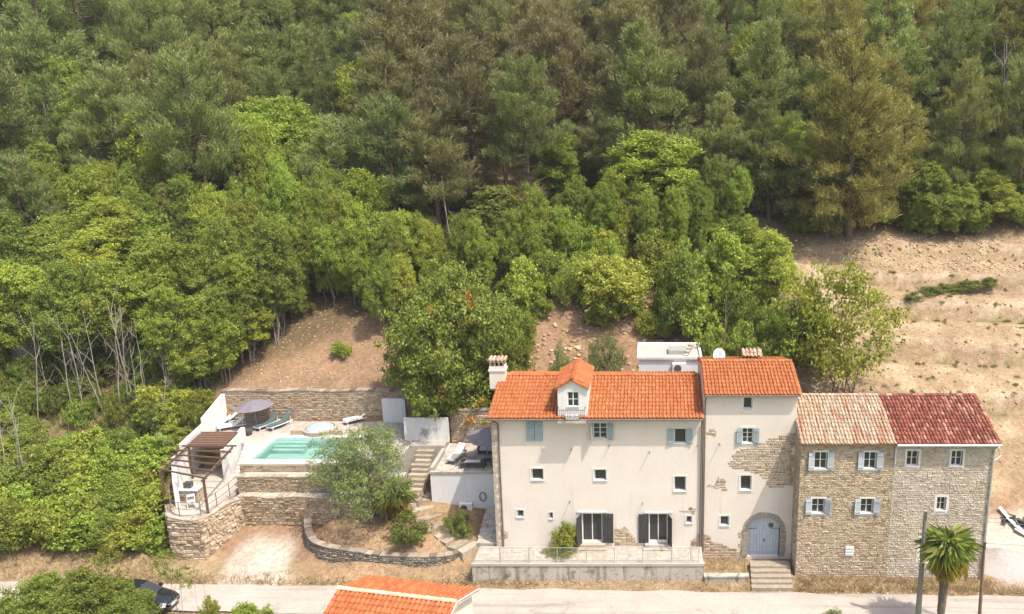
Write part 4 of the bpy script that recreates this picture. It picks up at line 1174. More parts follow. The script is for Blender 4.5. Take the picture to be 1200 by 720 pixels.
# pergola
pg = thing('pergola', 'brown timber pergola of open slats on the railed patio', 'pergola', (-30.3, 3, PZ))
G = dict(fr=Vector((-28.75,.85,5.62)), fl=Vector((-32.2,2.1,5.62)), bl=Vector((-32.55,5.75,5.7)), br=Vector((-29.35,5.75,5.7)))
for key in ('fr', 'fl'):
    p = G[key]; mb = MB(); mb.bar((p.x, p.y, PZ), (p.x, p.y, p.z-.06), .12, .12); mb.build('post', M['brown_wood'], pg)
for a, b in (('fr','br'), ('fl','bl')):
    mb = MB(); mb.bar(G[a] + (G[a]-G[b]).normalized()*.25, G[b], .1, .14); mb.build('beam', M['brown_wood'], pg)
for k in range(6):
    t = k/5; a = G['fl'].lerp(G['bl'], t); b = G['fr'].lerp(G['br'], t); e = (b-a).normalized()*.3
    mb = MB(); up = Vector((0,0,.12)); mb.bar(a-e+up, b+e+up, .07, .1); mb.build('slat', M['brown_wood'], pg)
# roofed outdoor kitchen behind
kr = thing('kitchen_canopy', 'flat brown reed canopy beside the white walls by the deck steps', 'canopy', (-31.5, 7, PZ))
mb = MB(); mb.prism([(-32.7,5.95,5.62),(-30.1,5.95,5.62),(-30.1,8.1,5.85),(-32.7,8.1,5.85)], (0,0,.07)); mb.build('reed_roof', M['reed'], kr)
for k in range(9):
    mb = MB(); y = 5.98+.25*k; z = 5.70+.107*.25*k; mb.bar((-32.75,y,z+.015),(-30.06,y,z+.015),.06,.03); mb.build('batten', M['brown_wood'], kr)
for x in (-32.6, -30.2):
    mb = MB(); mb.bar((x,6.05,PZ),(x,6.05,5.62),.1,.1); mb.build('post', M['brown_wood'], kr)
kw = thing('patio_kitchen', 'white outdoor kitchen counter with stone front under the pergola', 'kitchen counter', (-32, 3.6, PZ))
mb = MB(); mb.prism([(-32.95,4.4,PZ),(-31.35,1.75,PZ),(-31.12,1.9,PZ),(-32.65,4.5,PZ)], (0,0,1.75)); mb.build('back_wall', M['white'], kw)
mb = MB(); mb.prism([(-32.9,5.8,PZ),(-32.9,4.4,PZ),(-32.6,4.4,PZ),(-32.6,5.8,PZ)], (0,0,2.3)); mb.build('chimney_wall', M['white'], kw)
mb = MB(); mb.box(-31.6,-30.2,2.4,3.1,PZ,PZ+.85); ct = mb.build('counter', M['mortar'], kw)
mb = MB(); stone_face(mb, 1.4, .85, lambda u,v,d: Vector((-31.6+u,2.4-d,PZ+v)), (.12,.2), (.2,.4), .012, (.01,.03), seed=3); mb.build('stonework', M['stone_grey'], ct, kind='stuff')
mb = MB(); mb.box(-31.65,-30.15,2.35,3.15,PZ+.851,PZ+.92); mb.build('worktop', M['surround'], ct)
mb = MB(); mb.box(-31.2,-30.75,2.6,3.0,PZ+.921,PZ+1.3); mb.build('grill', M['dark_metal'], ct)
stone_wall('kitchen_stone_wall', 'stone wall under the reed canopy at the back of the patio', 'wall', [(-32.7,8.08),(-30.1,8.08)], lambda u: PZ, lambda u: 4.9, .05, 'stone_warm', None, 88, both=False, smooth=False)
# chair on the patio
def folding_chair(label, loc, rz):
    t = thing('patio_chair', label, 'chair', (0,0,0)); ORG[t.name] = Vector((0,0,0))
    for s in (-.22,.22):
        mb = MB(); mb.bar((s,-.22,0),(s,.2,.86),.03,.04); mb.build('leg', M['whitepaint'], t)
        mb = MB(); mb.bar((s*.9,.24,0),(s*.9,-.2,.45),.03,.04); mb.build('leg', M['whitepaint'], t)
    mb = MB(); mb.box(-.22,.22,-.2,.2,.43,.46); mb.build('seat', M['whitepaint'], t)
    mb = MB(); mb.bar((-.22,.17,.78),(.22,.17,.78),.03,.16); mb.build('backrest', M['whitepaint'], t)
    t.location = loc; t.rotation_euler.z = rz; return t
folding_chair('white folding chair beside the counter under the pergola', (-30.3,1.75,PZ), .5)
# patio railing
rl = thing('patio_railing', 'dark iron railing along the edge of the pergola patio', 'railing', (-30, .8, PZ))
rp = smooth_path([(-32.9,3.9),(-31.8,2.0),(-30.65,.42),(-28.98,.45),(-28.5,2.1),(-28.42,4.0),(-28.36,5.9)], 4)
rp = [Vector((p.x, p.y, PZ+.1)) for p in rp]
for z in (1.0, .55, .12):
    mb = MB(); mb.tube([p + Vector((0,0,z)) for p in rp], .022, 5); mb.build('rail', M['rust'], rl)
for p in rp[::3]:
    mb = MB(); mb.tube([p, p + Vector((0,0,1.02))], .03, 5); mb.build('post', M['rust'], rl)
# pale render patch on the patio wall
pt = MB(); q = [atZ(252,621,1.9), atZ(268,607,2.0), atZ(270,595,2.7), atZ(255,607,2.6)]

# ------------------------------------------------------------------ lounge terrace beside the long house
LZ = 4.5
lt = thing('lounge_terrace', 'white walled lounge terrace raised beside the long house', 'terrace', (-13, 6, 1.5))
mb = MB(); mb.box(-15.2,-10.3,4.15,9.3,.8,LZ); mb.build('base', M['white'], lt)
mb = MB(); mb.box(-15.25,-10.25,4.08,4.3,LZ+.001,LZ+.12); mb.build('kerb', M['concrete'], lt)
mb = MB(); mb.box(-15.25,-15.0,4.301,7.6,LZ+.001,LZ+.35); mb.build('side_wall', M['concrete_pale'], lt)
mb = MB(); mb.box(-14.99,-10.3,4.302,9.28,LZ+.001,LZ+.02); mb.build('floor', M['concrete'], lt)
stone_wall('retaining_wall', 'rubble retaining wall behind the lounge terrace beside the long house', 'wall', [(-15.0,9.35),(-10.2,9.4)], lambda u: 4.0, lambda u: 7.0, .5, 'stone', 'stone_grey', 91, both=False, smooth=False)
p = atY(546, 594, 3.9); ac_unit('air_conditioner', 'white air conditioner at the foot of the white terrace wall', (p.x, 3.92, p.z-.35), s=1.1)
pw = thing('passage_steps', 'grey concrete steps climbing beside the west corner of the long house', 'steps', (-10.5, 1.5, 1.4))
for k in range(5):
    mb = MB(); mb.box(-11.35,-10.02,.15+.55*k,.15+.55*(k+1) if k < 4 else 4.14,1.0,TZ+.14*(k+1)); mb.build('step', M['concrete'], pw)
hose = MB(); hp = atY(566, 582, 4.08)
hose.tube([hp + Vector((.22*math.cos(t), -.04, .32*math.sin(t))) for t in [k*math.pi/6 for k in range(13)]], .035, 6)
tag(hose.build('hose_reel', M['dark_metal']), 'dark coiled garden hose hung on the white terrace wall', 'hose')

# furniture ---------------------------------------------------------
def lounger(label, loc, rz, fab, frame, group=None, back=38):
    t = thing('sun_lounger', label, 'sun lounger', (0,0,0), group); ORG[t.name] = Vector((0,0,0))
    mb = MB()
    for s in (-.3,.3): mb.bar((s,-.95,.3),(s,.95,.3),.05,.06)
    for y in (-.95,.35,.95): mb.bar((-.3,y,.3),(.3,y,.3),.05,.06)
    mb.build('frame', M[frame], t)
    for s in (-.28,.28):
        for y in (-.8,.75): mb = MB(); mb.bar((s,y,0),(s,y,.28),.05,.05); mb.build('leg', M[frame], t)
    mb = MB(); mb.box(-.29,.29,-.95,.3,.34,.42); mb.build('seat', M[fab], t)
    a = rad(back); mb = MB(); e = Vector((0,math.cos(a)*.78,math.sin(a)*.78)); n = Vector((0,-math.sin(a),math.cos(a)))
    b0 = Vector((0,.31,.38)); mb.bar(b0, b0+e, .58, .07, up=n); mb.build('backrest', M[fab], t)
    mb = MB(); mb.bar((-.25,.75,.3), b0+e*.8+Vector((-.25,0,0)), .03,.03); mb.bar((.25,.75,.3), b0+e*.8+Vector((.25,0,0)), .03,.03); mb.build('back_strut', M[frame], t)
    t.location = loc; t.rotation_euler.z = rz; return t
L1, L2 = atZ(313,501,DZ), atZ(328,501,DZ)
lounger('dark green sun lounger beside the open umbrella on the deck', (L1.x, L1.y, DZ+.02), rad(-28), 'fabric_green', 'whitepaint')
lounger('dark green sun lounger between another lounger and the hot tub', (L2.x, L2.y, DZ+.02), rad(-28), 'fabric_green', 'whitepaint')
for k, (x, y) in enumerate(((256,502),(264,498),(272,503))):
    q = atZ(x, y, DZ); lounger('white sun lounger in the row along the stepped white wall', (q.x, q.y, DZ+.02), rad(-62), 'whitepaint', 'whitepaint', 'white loungers by the stepped white wall')
q = atZ(418,495,DZ); lounger('white sun lounger half hidden behind the olive tree', (q.x, q.y, DZ+.02), rad(-50), 'whitepaint', 'whitepaint')
q = atZ(289,512,DZ); mb = MB(); mb.lathe([(.25,0),(.3,.2),(.3,.4),(.24,.42)], 10, (q.x, q.y+.3, DZ+.02)); tag(mb.build('wicker_pouf', M['plastic_dark']), 'dark wicker pouf at the top of the deck steps', 'pouf')

def umbrella(label, base, h, r, mat, tilt=(0,0), n=8, yaw=0.3):
    t = thing('parasol', label, 'parasol', base); b = Vector(base); top = b + Vector((tilt[0], tilt[1], h))
    mb = MB(); mb.tube([b, top], .03, 6); mb.build('pole', M['metal'], t)
    mb = MB(); mb.lathe([(.28,0),(.28,.06),(.08,.1)], 12, tuple(b)); mb.build('foot', M['dark_metal'], t)
    ax_ = (top-b).normalized(); x_ = ax_.orthogonal().normalized(); y_ = ax_.cross(x_)
    V_ = [top + ax_*.02]; F_ = []
    for ring, (rr_, dz) in enumerate(((.5,-.2),(1.0,-.5))):
        for k in range(n*2):
            a = yaw + k*math.pi/n; sag = 1.0 if k % 2 == 0 else .93
            V_.append(top + (x_*math.cos(a) + y_*math.sin(a))*r*rr_*sag + ax_*(dz*r/1.5 - (.0 if k % 2 == 0 else .05*rr_)))
    m_ = n*2
    for k in range(m_): F_.append((0, 1+k, 1+(k+1) % m_)); F_.append((1+k, 1+m_+k, 1+m_+(k+1) % m_, 1+(k+1) % m_))
    mb = MB(); mb.add(V_, F_); mb.build('canopy', M[mat], t)
    mb = MB()
    for k in range(0, m_, 2): mb.tube([top - ax_*.05, V_[1+m_+k] - ax_*.03], .012, 4)
    mb.build('ribs', M['metal'], t)
    return t
u1 = atZ(303, 500, DZ); umbrella('grey purple parasol over the dark green loungers on the deck', (u1.x, u1.y-.2, DZ+.02), 2.2, 1.45, 'fabric_grey', (-.1,.0))
u2 = atZ(556, 536, LZ); umbrella('closed-in grey purple parasol on the lounge terrace by the long house', (-11.75, 6.3, LZ+.02), 2.3, 1.5, 'fabric_grey', (.25,-.2))
def sofa(label, loc, rz, w):
    t = thing('outdoor_sofa', label, 'sofa', (0,0,0)); ORG[t.name] = Vector((0,0,0))
    mb = MB(); mb.box(-w/2,w/2,-.38,.38,.04,.3); mb.build('base', M['plastic_dark'], t)
    mb = MB(); mb.box(-w/2,w/2,.26,.4,.301,.75); mb.build('backrest', M['plastic_dark'], t)
    for s in (-1,1): mb = MB(); mb.box(*sorted((s*w/2, s*(w/2-.12))),-.38,.258,.301,.58); mb.build('armrest', M['plastic_dark'], t)
    n = max(1, round((w-.26)/.6))
    for k in range(n):
        a = -w/2+.13+(w-.26)*k/n; b = a+(w-.26)/n
        mb = MB(); mb.box(a+.01,b-.01,-.37,.2,.302,.44); mb.build('cushion', M['fabric_pale'], t)
    t.location = loc; t.rotation_euler.z = rz; return t
sofa('dark wicker sofa against the wall under the terrace parasol', (-11.6,7.6,LZ+.02), 0, 2.0)
sofa('dark wicker armchair beside the long house corner on the lounge terrace', (-10.85,5.6,LZ+.02), rad(-90), 1.0)
tb = thing('coffee_table', 'low dark wicker table with pale top on the lounge terrace', 'table', (-12.4,5.3,LZ))
mb = MB(); mb.box(-13.3,-11.6,4.75,5.5,LZ+.4,LZ+.46); mb.build('table_top', M['plastic_dark'], tb)
mb = MB(); mb.box(-13.0,-11.95,4.9,5.35,LZ+.461,LZ+.475); mb.build('glass_inset', M['fabric_pale'], tb)
for x in (-13.22,-11.68):
    for y in (4.83,5.42): mb = MB(); mb.bar((x,y,LZ+.02),(x,y,LZ+.4),.08,.08); mb.build('leg', M['plastic_dark'], tb)
lounger('pale lounger at the open edge of the lounge terrace', (-13.9,6.4,LZ+.02), rad(-15), 'fabric_pale', 'metal')

# ------------------------------------------------------------------ small building with orange roof below the lane
sa, sb = atZ(396,690,4.1), atZ(535,706,4.1)
d = (sb-sa); SL = d.length; d.normalize(); pn = Vector((-d.y, d.x, 0)); hw = 2.75; ez = 3.1
shed = thing('small_building', 'small building with bright orange roof and cream gable below the lane', 'building', (sa+sb)/2 - Vector((0,0,5.3)))
def sp_(u, v, z): q = sa + d*u + pn*v; return Vector((q.x, q.y, z))
wi = .28
mb = MB()
V_ = [sp_(wi,-hw+wi,-1.6), sp_(SL-wi,-hw+wi,-1.6), sp_(SL-wi,hw-wi,-1.6), sp_(wi,hw-wi,-1.6), sp_(wi,-hw+wi,ez-.02), sp_(SL-wi,-hw+wi,ez-.02), sp_(SL-wi,hw-wi,ez-.02), sp_(wi,hw-wi,ez-.02), sp_(wi,0,4.1-.14), sp_(SL-wi,0,4.1-.14)]
mb.add(V_, [(0,1,5,4),(2,3,7,6),(1,2,6,9,5),(3,0,4,8,7)]); mb.build('wall', M['plaster'], shed)
mb = MB()
pr = [sp_(0,-hw,ez), sp_(0,0,4.08), sp_(0,hw,ez), sp_(0,hw,ez-.12), sp_(0,0,3.95), sp_(0,-hw,ez-.12)]
mb.prism(pr, d*SL); sr = mb.build('roof', M['surround'], shed)
tb_ = MB(); s1 = sp_(0,0,4.1)-sp_(0,-hw,ez); s2 = sp_(0,0,4.1)-sp_(0,hw,ez)
tile_slope(tb_, sp_(0,-hw,ez+.02)-s1.normalized()*.06, d, s1, SL, s1.length, .27, .36, .105, seed=5)
tile_slope(tb_, sp_(0,hw,ez+.02)-s2.normalized()*.06, d, s2, SL, s2.length, .27, .36, .105, seed=6)
tb_.build('tile_covering', M['tile_bright'], sr, kind='stuff')
mb = MB(); ridge_tiles(mb, sp_(0,0,4.14), sp_(SL,0,4.14), .14); mb.build('ridge_covering', M['ridge_pale'], sr, kind='stuff')
mb = MB(); mb.bar(sp_(SL+.03,0,4.05), sp_(SL+.03,hw,ez-.02), .06, .18); mb.bar(sp_(SL+.03,0,4.05), sp_(SL+.03,-hw,ez-.02), .06, .18); mb.build('bargeboard', M['surround'], sr)

# ------------------------------------------------------------------ utility poles with wires
def pole(name, label, base, top, r0, r1, mat, arms=True):
    t = thing(name, label, 'pole', base)
    mb = MB(); b, tp = Vector(base), Vector(top)
    mb.tube([b, b.lerp(tp,.5), tp], [r0,(r0+r1)/2,r1], 10); mb.build('shaft', M[mat], t)
    if arms:
        for k in range(2):
            mb = MB(); q = tp - Vector((0,0,.15+.25*k)); mb.tube([q, q+Vector((.0,-.16,.0)), q+Vector((0,-.16,.12))], .02, 5); mb.lathe([(.03,0),(.05,.04),(.03,.1)], 8, tuple(q+Vector((0,-.16,.1)))); mb.build('insulator', M['dark_metal'], t)
    return t
b1, tp1 = atY(1076,722,-6.4), atY(1085,599,-6.4)
p1 = pole('utility_pole', 'grey weathered utility pole beside the palm on the lane', (b1.x, -6.4, -.3), tuple(tp1), .17, .11, 'wood_pole')
b2, tp2 = atY(1148,728,-6.6), atY(1154,635,-6.6)
p2 = pole('utility_pole', 'thin brown wooden pole standing clear of the palm', (b2.x, -6.6, -.3), tuple(tp2), .11, .07, 'rust')
def wire(parent, a, b, sag, r=.014):
    a, b = Vector(a), Vector(b); mb = MB()
    mb.tube([a.lerp(b, k/14) - Vector((0,0,sag*4*(k/14)*(1-k/14))) for k in range(15)], r, 4); mb.build('wire', M['dark_metal'], parent)
wire(p1, tp1 + Vector((0,-.16,-.05)), (60, -7.5, 7.6), 1.0); wire(p1, tp1 + Vector((0,-.16,-.3)), (60, -7.5, 7.3), 1.0)
wire(p2, tp2 + Vector((0,0,-.1)), (60, -7.5, 6.0), .7)

# ------------------------------------------------------------------ parked car
def car(label, loc, rz):
    t = thing('parked_car', label, 'car', (0,0,0)); ORG[t.name] = Vector((0,0,0))
    # stations along x (front +): z low, z belt, half width low, half width belt
    S = [(-2.1,.42,.78,.62,.60),(-2.0,.28,.95,.78,.72),(-1.5,.22,1.0,.86,.80),(-.6,.2,.98,.88,.82),(.4,.2,.96,.88,.82),(1.1,.22,.90,.87,.79),(1.65,.25,.80,.82,.72),(1.98,.32,.70,.70,.60),(2.1,.42,.60,.55,.50)]
    V_, F_ = [], []
    for x, zl, zb, wl, wb in S:
        V_ += [(x,-wl*.94,zl),(x,-wl,(zl+zb)/2),(x,-wb,zb-.04),(x,-wb*.8,zb+.03),(x,0,zb+.06),(x,wb*.8,zb+.03),(x,wb,zb-.04),(x,wl,(zl+zb)/2),(x,wl*.94,zl)]
    for i in range(len(S)-1):
        for k in range(8): F_.append((i*9+k, i*9+k+1, (i+1)*9+k+1, (i+1)*9+k))
        F_.append((i*9+8, i*9, (i+1)*9, (i+1)*9+8))
    F_ += [tuple(range(9)), tuple((len(S)-1)*9+k for k in range(9))[::-1]]
    mb = MB(); mb.add(V_, F_); mb.build('body', M['car_paint'], t, True)
    C_ = [(-1.95,1.0,.70,1.02,.66),(-1.55,1.0,.74,1.36,.58),(-.6,.99,.78,1.46,.60),(.15,.98,.78,1.42,.58),(1.0,.93,.74,.98,.70)]
    V_, F_ = [], []
    for x, zb, wb, zt, wt in C_: V_ += [(x,-wb,zb),(x,-wt,zt),(x,wt,zt),(x,wb,zb)]
    for i in range(len(C_)-1):
        for k in (0,2): F_.append((i*4+k, i*4+k+1, (i+1)*4+k+1, (i+1)*4+k))
    F_ += [(1,2,6,5),(13,14,18,17)]
    mb = MB(); mb.add(V_, F_); mb.build('windows', M['glass'], t)
    mb = MB(); V_ = []
    for x, zb, wb, zt, wt in C_[1:4]: V_ += [(x,-wt-.01,zt+.005),(x,0,zt+.035),(x,wt+.01,zt+.005)]
    mb.add(V_, [(0,1,4,3),(1,2,5,4),(3,4,7,6),(4,5,8,7)]); mb.build('roof', M['car_paint'], t, True)
    for x in (-1.35,1.35):
        for s in (-1,1):
            mb = MB(); mb.tube([(x,s*.68,.32),(x,s*.89,.32)], .32, 18); w = mb.build('wheel', M['rubber'], t)
            mb = MB(); mb.tube([(x,s*.885,.32),(x,s*.9,.32)], .2, 12); mb.build('rim', M['metal'], w)
    for s in (-1,1):
        mb = MB(); mb.add([(1.72,s*.72,.62),(2.0,s*.58,.6),(2.03,s*.5,.69),(1.75,s*.64,.77),(1.7,s*.62,.7)], [(0,1,2,3)]); mb.prism([(1.78,s*.81,.58),(2.04,s*.62,.55),(2.03,s*.60,.66),(1.76,s*.76,.72)], (.02,s*.01,0)); mb.build('headlight', M['lamp_glass'], t)
        mb = MB(); mb.box(.55,.78,*sorted((s*.84,s*1.0)),.92,1.06); mb.build('mirror', M['car_paint'], t)
    mb = MB(); mb.box(2.085,2.12,-.26,.26,.4,.52); mb.build('number_plate', M['whitepaint'], t)
    mb = MB(); mb.box(2.03,2.115,-.45,.45,.56,.6); mb.build('grille', M['metal'], t)
    t.location = loc; t.rotation_euler.z = rz; return t
q = atZ(206,700,.6)
car('black car parked behind the bushes beside the lane', (q.x-2.0, q.y-.15, .03), rad(-6))

# ------------------------------------------------------------------ yard by the red roofed house
g0 = atZ(1180, 662, .4)
mb = MB(); rr = random.Random(3)
V_, F_ = [(0,0,.75)], []
for ring in range(1,6):
    for k in range(18):
        a = 2*math.pi*k/18; r_ = ring*.42; zz = .75*math.exp(-(ring/2.6)**2)*rr.uniform(.8,1.15) - (.12 if ring == 5 else 0)
        V_.append((r_*1.25*math.cos(a)*rr.uniform(.93,1.07), r_*math.sin(a)*rr.uniform(.93,1.07), zz))
F_ += [(0,1+k,1+(k+1)%18) for k in range(18)]
for ring in range(4):
    for k in range(18): F_.append((1+ring*18+k, 1+(ring+1)*18+k, 1+(ring+1)*18+(k+1)%18, 1+ring*18+(k+1)%18))
mb.add([Vector(v)+Vector((g0.x, g0.y+.8, gz(g0.x, g0.y+.8)-.02)) for v in V_], F_)
tag(mb.build('gravel_heap', M['gravel_grey'], smooth=True), 'grey gravel heap in the yard beside the red roofed house', 'gravel heap')
h0 = atZ(1192, 612, 1.2); zz = gz(h0.x, h0.y)
hp = thing('rubbish_heap', 'heap of dark plastic and pale boards in the yard by the bank', 'heap', (h0.x, h0.y, zz))
mb = MB()
for k in range(16):
    a = rr.uniform(0,6.28); c = Vector((h0.x+rr.uniform(-.9,1.1), h0.y+rr.uniform(-.5,.9), zz+rr.uniform(.05,.4))); e = Vector((math.cos(a),math.sin(a),rr.uniform(-.4,.4)))*rr.uniform(.2,.5)
    mb.bar(c-e, c+e, rr.uniform(.15,.4), rr.uniform(.08,.25))
mb.build('plastic_scrap', M['dark_scrap_shade'], hp)
for k in range(3):
    a = atZ(1170+10*k, 607+6*k, 1.0); b = atZ(1196+9*k, 622+4*k, .9)
    mb = MB(); mb.bar((a.x,a.y,gz(a.x,a.y)+.25),(b.x,b.y,gz(b.x,b.y)+.15),.28,.05); mb.build('board', M['whitepaint'], hp)
# ------------------------------------------------------------------ vegetation: prototypes (shared meshes)
def unit(a): return a / (np.linalg.norm(a, axis=1, keepdims=True) + 1e-9)
def leaf_quads(C, N, S, asp, g):
    N = unit(N); T = unit(np.cross(N, g.normal(size=N.shape))); B = np.cross(N, T)
    S = S[:, None]
    fold = N * S * .18
    V = np.stack([C - T*S, C + B*S*asp + fold, C + T*S, C - B*S*asp + fold], 1).reshape(-1, 3)
    return V
def spray_quads(C, D, L, W, g):
    D = unit(D); T = unit(np.cross(D, g.normal(size=D.shape))) * W[:, None]
    E = C + D * L[:, None]
    return np.stack([C - T*.5, C + T*.5, E + T*.35, E - T*.35], 1).reshape(-1, 3)
def quads(n): return np.arange(n*4).reshape(-1, 4)

def limb(mb, a, b, r0, r1, g, bend=.12, n=4, sides=6):
    a, b = np.array(a, float), np.array(b, float); L = np.linalg.norm(b-a)
    pts = []
    for i in range(n+1):
        t = i/n; o = g.normal(size=3) * bend * L * math.sin(math.pi*t) * .4; pts.append(a*(1-t)+b*t+o)
    mb.tube([tuple(p) for p in pts], list(np.linspace(r0, r1, n+1)), sides, False)
    return pts

def make_broadleaf(seed, H=9., R=3., th=.1, leaf=.082, nlobes=26, clumps=46, per=34, mat='leaf', bark='bark', dens_low=.9, stems=1, asp=.55, thick=.018, cl=(.24,.5), lr=(.24,.40), airy=.0):
    """crown of many small leaf sprays set around limb ends; trunk with limbs and twigs"""
    g = np.random.default_rng(seed); z0 = H*th; ch = (H - z0)/2; cz = z0 + ch
    mb = MB(); lob = []; tries = 0
    sx, sy = g.uniform(.85, 1.12), g.uniform(.85, 1.12); off = g.normal(size=2)*.12*R
    while len(lob) < nlobes and tries < 6000:
        tries += 1
        d = unit(g.normal(size=(1,3)))[0]
        if d[2] < -dens_low: continue
        k = g.uniform(.42, .84)
        taper = 1 - .35*max(0, d[2]*k)
        p = np.array([d[0]*R*k*sx*taper + off[0]*d[2], d[1]*R*k*sy*taper + off[1]*d[2], cz + d[2]*ch*k])
        if all(np.linalg.norm(p-q) > R*.30 for q, _ in lob): lob.append((p, g.uniform(*lr)*R))
    lob.append((np.array([off[0], off[1], cz+ch*.62]), .26*R)); lob.append((np.array([0,0,cz]), .4*R))
    base = [np.array([0.,0.,-.4])] if stems == 1 else [np.array([math.cos(a)*.12*R, math.sin(a)*.12*R, -.4]) for a in g.uniform(0, 6.28, stems)]
    tops = []
    for b in base:
        tp = np.array([b[0]*2.2 + g.normal()*.2, b[1]*2.2 + g.normal()*.2, z0 + ch*.6]); r0 = thick*H / (stems**.5)
        limb(mb, b, tp, r0, r0*.55, g, .06, 5, 7); tops.append((tp, r0))
    for i, (p, r) in enumerate(lob):
        tp, r0 = tops[i % len(tops)]; b0 = base[i % len(tops)]; f = g.uniform(.35, 1) if p[2] > tp[2]*.6 else g.uniform(.15, .5)
        st = b0*(1-f) + tp*f; st[2] = min(st[2], max(p[2], .2)); limb(mb, st, p, r0*.42, r0*.1, g, .12, 4, 5)
        for _ in range(3):
            q = p + unit(g.normal(size=(1,3)))[0]*r*.9; limb(mb, p, q, r0*.12, r0*.04, g, .1, 2, 4)
    C, N, S = [], [], []
    for p, r in lob:
        m_ = max(6, int(clumps * (r/(.32*R))**2)); D = unit(g.normal(size=(m_*2, 3))); D = D[D[:,2] > -.75][:m_]
        for d in D:
            cc = p + d*r*np.array([1,1,.95])*g.uniform(.35, 1.2); cr = g.uniform(*cl)*R/3.0
            k = max(5, int(per * g.uniform(.5, 1.4)))
            e = unit(g.normal(size=(k,3))); pos = cc + e*cr*g.uniform(.15, 1.0, (k,1))**.7*np.array([1,1,.75])
            C.append(pos); N.append(e*.5 + d*.35 + np.array([0,0,.35]) + g.normal(size=(k,3))*.75); S.append(leaf*g.uniform(.6, 1.4, k))
    C, N, S = map(np.concatenate, (C, N, S))
    crown = np_mesh('crown', leaf_quads(C, N, S, asp, g), quads(len(C)), M[mat])
    return dict(H=H, R=R, crown=crown, trunk=raw_mesh('trunk', mb.v, mb.f, M[bark], True))

def make_pine(seed, H=15., R=3.3, lo=.28, mat='needle', prof=.75, per=30, step=.62, bare=.35, upturn=.25):
    g = np.random.default_rng(seed); mb = MB()
    lean = g.normal(size=2)*.8
    ax = lambda z: np.array([lean[0]*(z/H)**1.5, lean[1]*(z/H)**1.5, z])
    mb.tube([tuple(ax(z)) for z in (-.5, 0, H*.3, H*.6, H*.85, H*.985)], [H*.017, H*.0155, H*.0125, H*.009, H*.005, .02], 8, False)
    C, D, L, W = [], [], [], []
    z = H*lo*.6
    while z < H*.985:
        t = (z/H - lo)/(1-lo)
        nb = g.integers(4, 7)
        a0 = g.uniform(0, 6.28)
        for k in range(nb):
            a = a0 + k*2*math.pi/nb + g.normal()*.25
            if t < 0:
                bl = R*g.uniform(.35, .8)
            else:
                bl = R*((1-t)**prof)*(.6+.4*min(1, t*5+.3))*g.uniform(.7, 1.18) + .25
            if g.random() < .16: continue
            if g.random() < .12: bl *= 1.3
            o = ax(z + g.uniform(-.45, .45))
            dr = np.array([math.cos(a), math.sin(a), 0])
            rise = -.10 + .6*max(t, 0) + g.normal()*.16
            tip = o + dr*bl + np.array([0,0,bl*rise + bl*upturn])
            mid = o + dr*bl*.55 + np.array([0,0,bl*.55*rise - .03*bl])
            mb.tube([tuple(o), tuple(mid), tuple(tip)], [.045*bl/2+.02, .03, .012], 4, False)
            if t < 0 and g.random() < .75: continue
            nt_ = max(3, int(bl*2.7))
            for i in range(nt_):
                s = bare + (1-bare)*(i+.7)/nt_
                q = mid*(1-s)*2*s + o*(1-s)**2 + tip*s*s if False else (o*(1-s)+tip*s if s > .55 else o*(1-s/.55)+mid*(s/.55))
                for side in (-1, 0, 1):
                    off = np.array([-dr[1], dr[0], 0])*side*bl*.2*(1.15-s*.6)*g.uniform(.5, 1.3)
                    c = q + off + g.normal(size=3)*[.14,.14,.2]
                    n = int(per*g.uniform(.6, 1.2))
                    dd = unit(g.normal(size=(n,3)))*.8 + dr*.45 + np.array([0,0,1.0]) + off/(np.linalg.norm(off)+.3)*.5
                    C.append(np.repeat(c[None], n, 0) + g.normal(size=(n,3))*[.12,.12,.2]); D.append(dd)
                    L.append(g.uniform(.14, .36, n)); W.append(g.uniform(.03, .06, n))
        z += step*g.uniform(.5, 1.7)
    C, D, L, W = map(np.concatenate, (C, D, L, W))
    crown = np_mesh('crown', spray_quads(C, D, L, W, g), quads(len(C)), M[mat])
    return dict(H=H, R=R, crown=crown, trunk=raw_mesh('trunk', mb.v, mb.f, M['bark_pine'], True))

def make_bare(seed, H=6., n=5, mat='bark_pale', spread=.2):
    g = np.random.default_rng(seed); mb = MB()
    pts = limb(mb, (0,0,-.3), (g.normal()*.4, g.normal()*.4, H), H*.006, H*.002, g, .015, 6, 6)
    for k in range(n):
        p = np.array(pts[g.integers(2, 6)]); d = unit(g.normal(size=(1,3)))[0]; d[2] = abs(d[2])+.9
        q = p + d*H*spread*g.uniform(.4, 1); sub = limb(mb, p, q, H*.003, H*.001, g, .08, 3, 4)
        for _ in range(2): limb(mb, sub[2], np.array(sub[2]) + unit(g.normal(size=(1,3)))[0]*H*.12, H*.0014, H*.0006, g, .1, 2, 3)
    return dict(H=H, R=H*.25, crown=None, trunk=raw_mesh('trunk', mb.v, mb.f, M[mat], True))

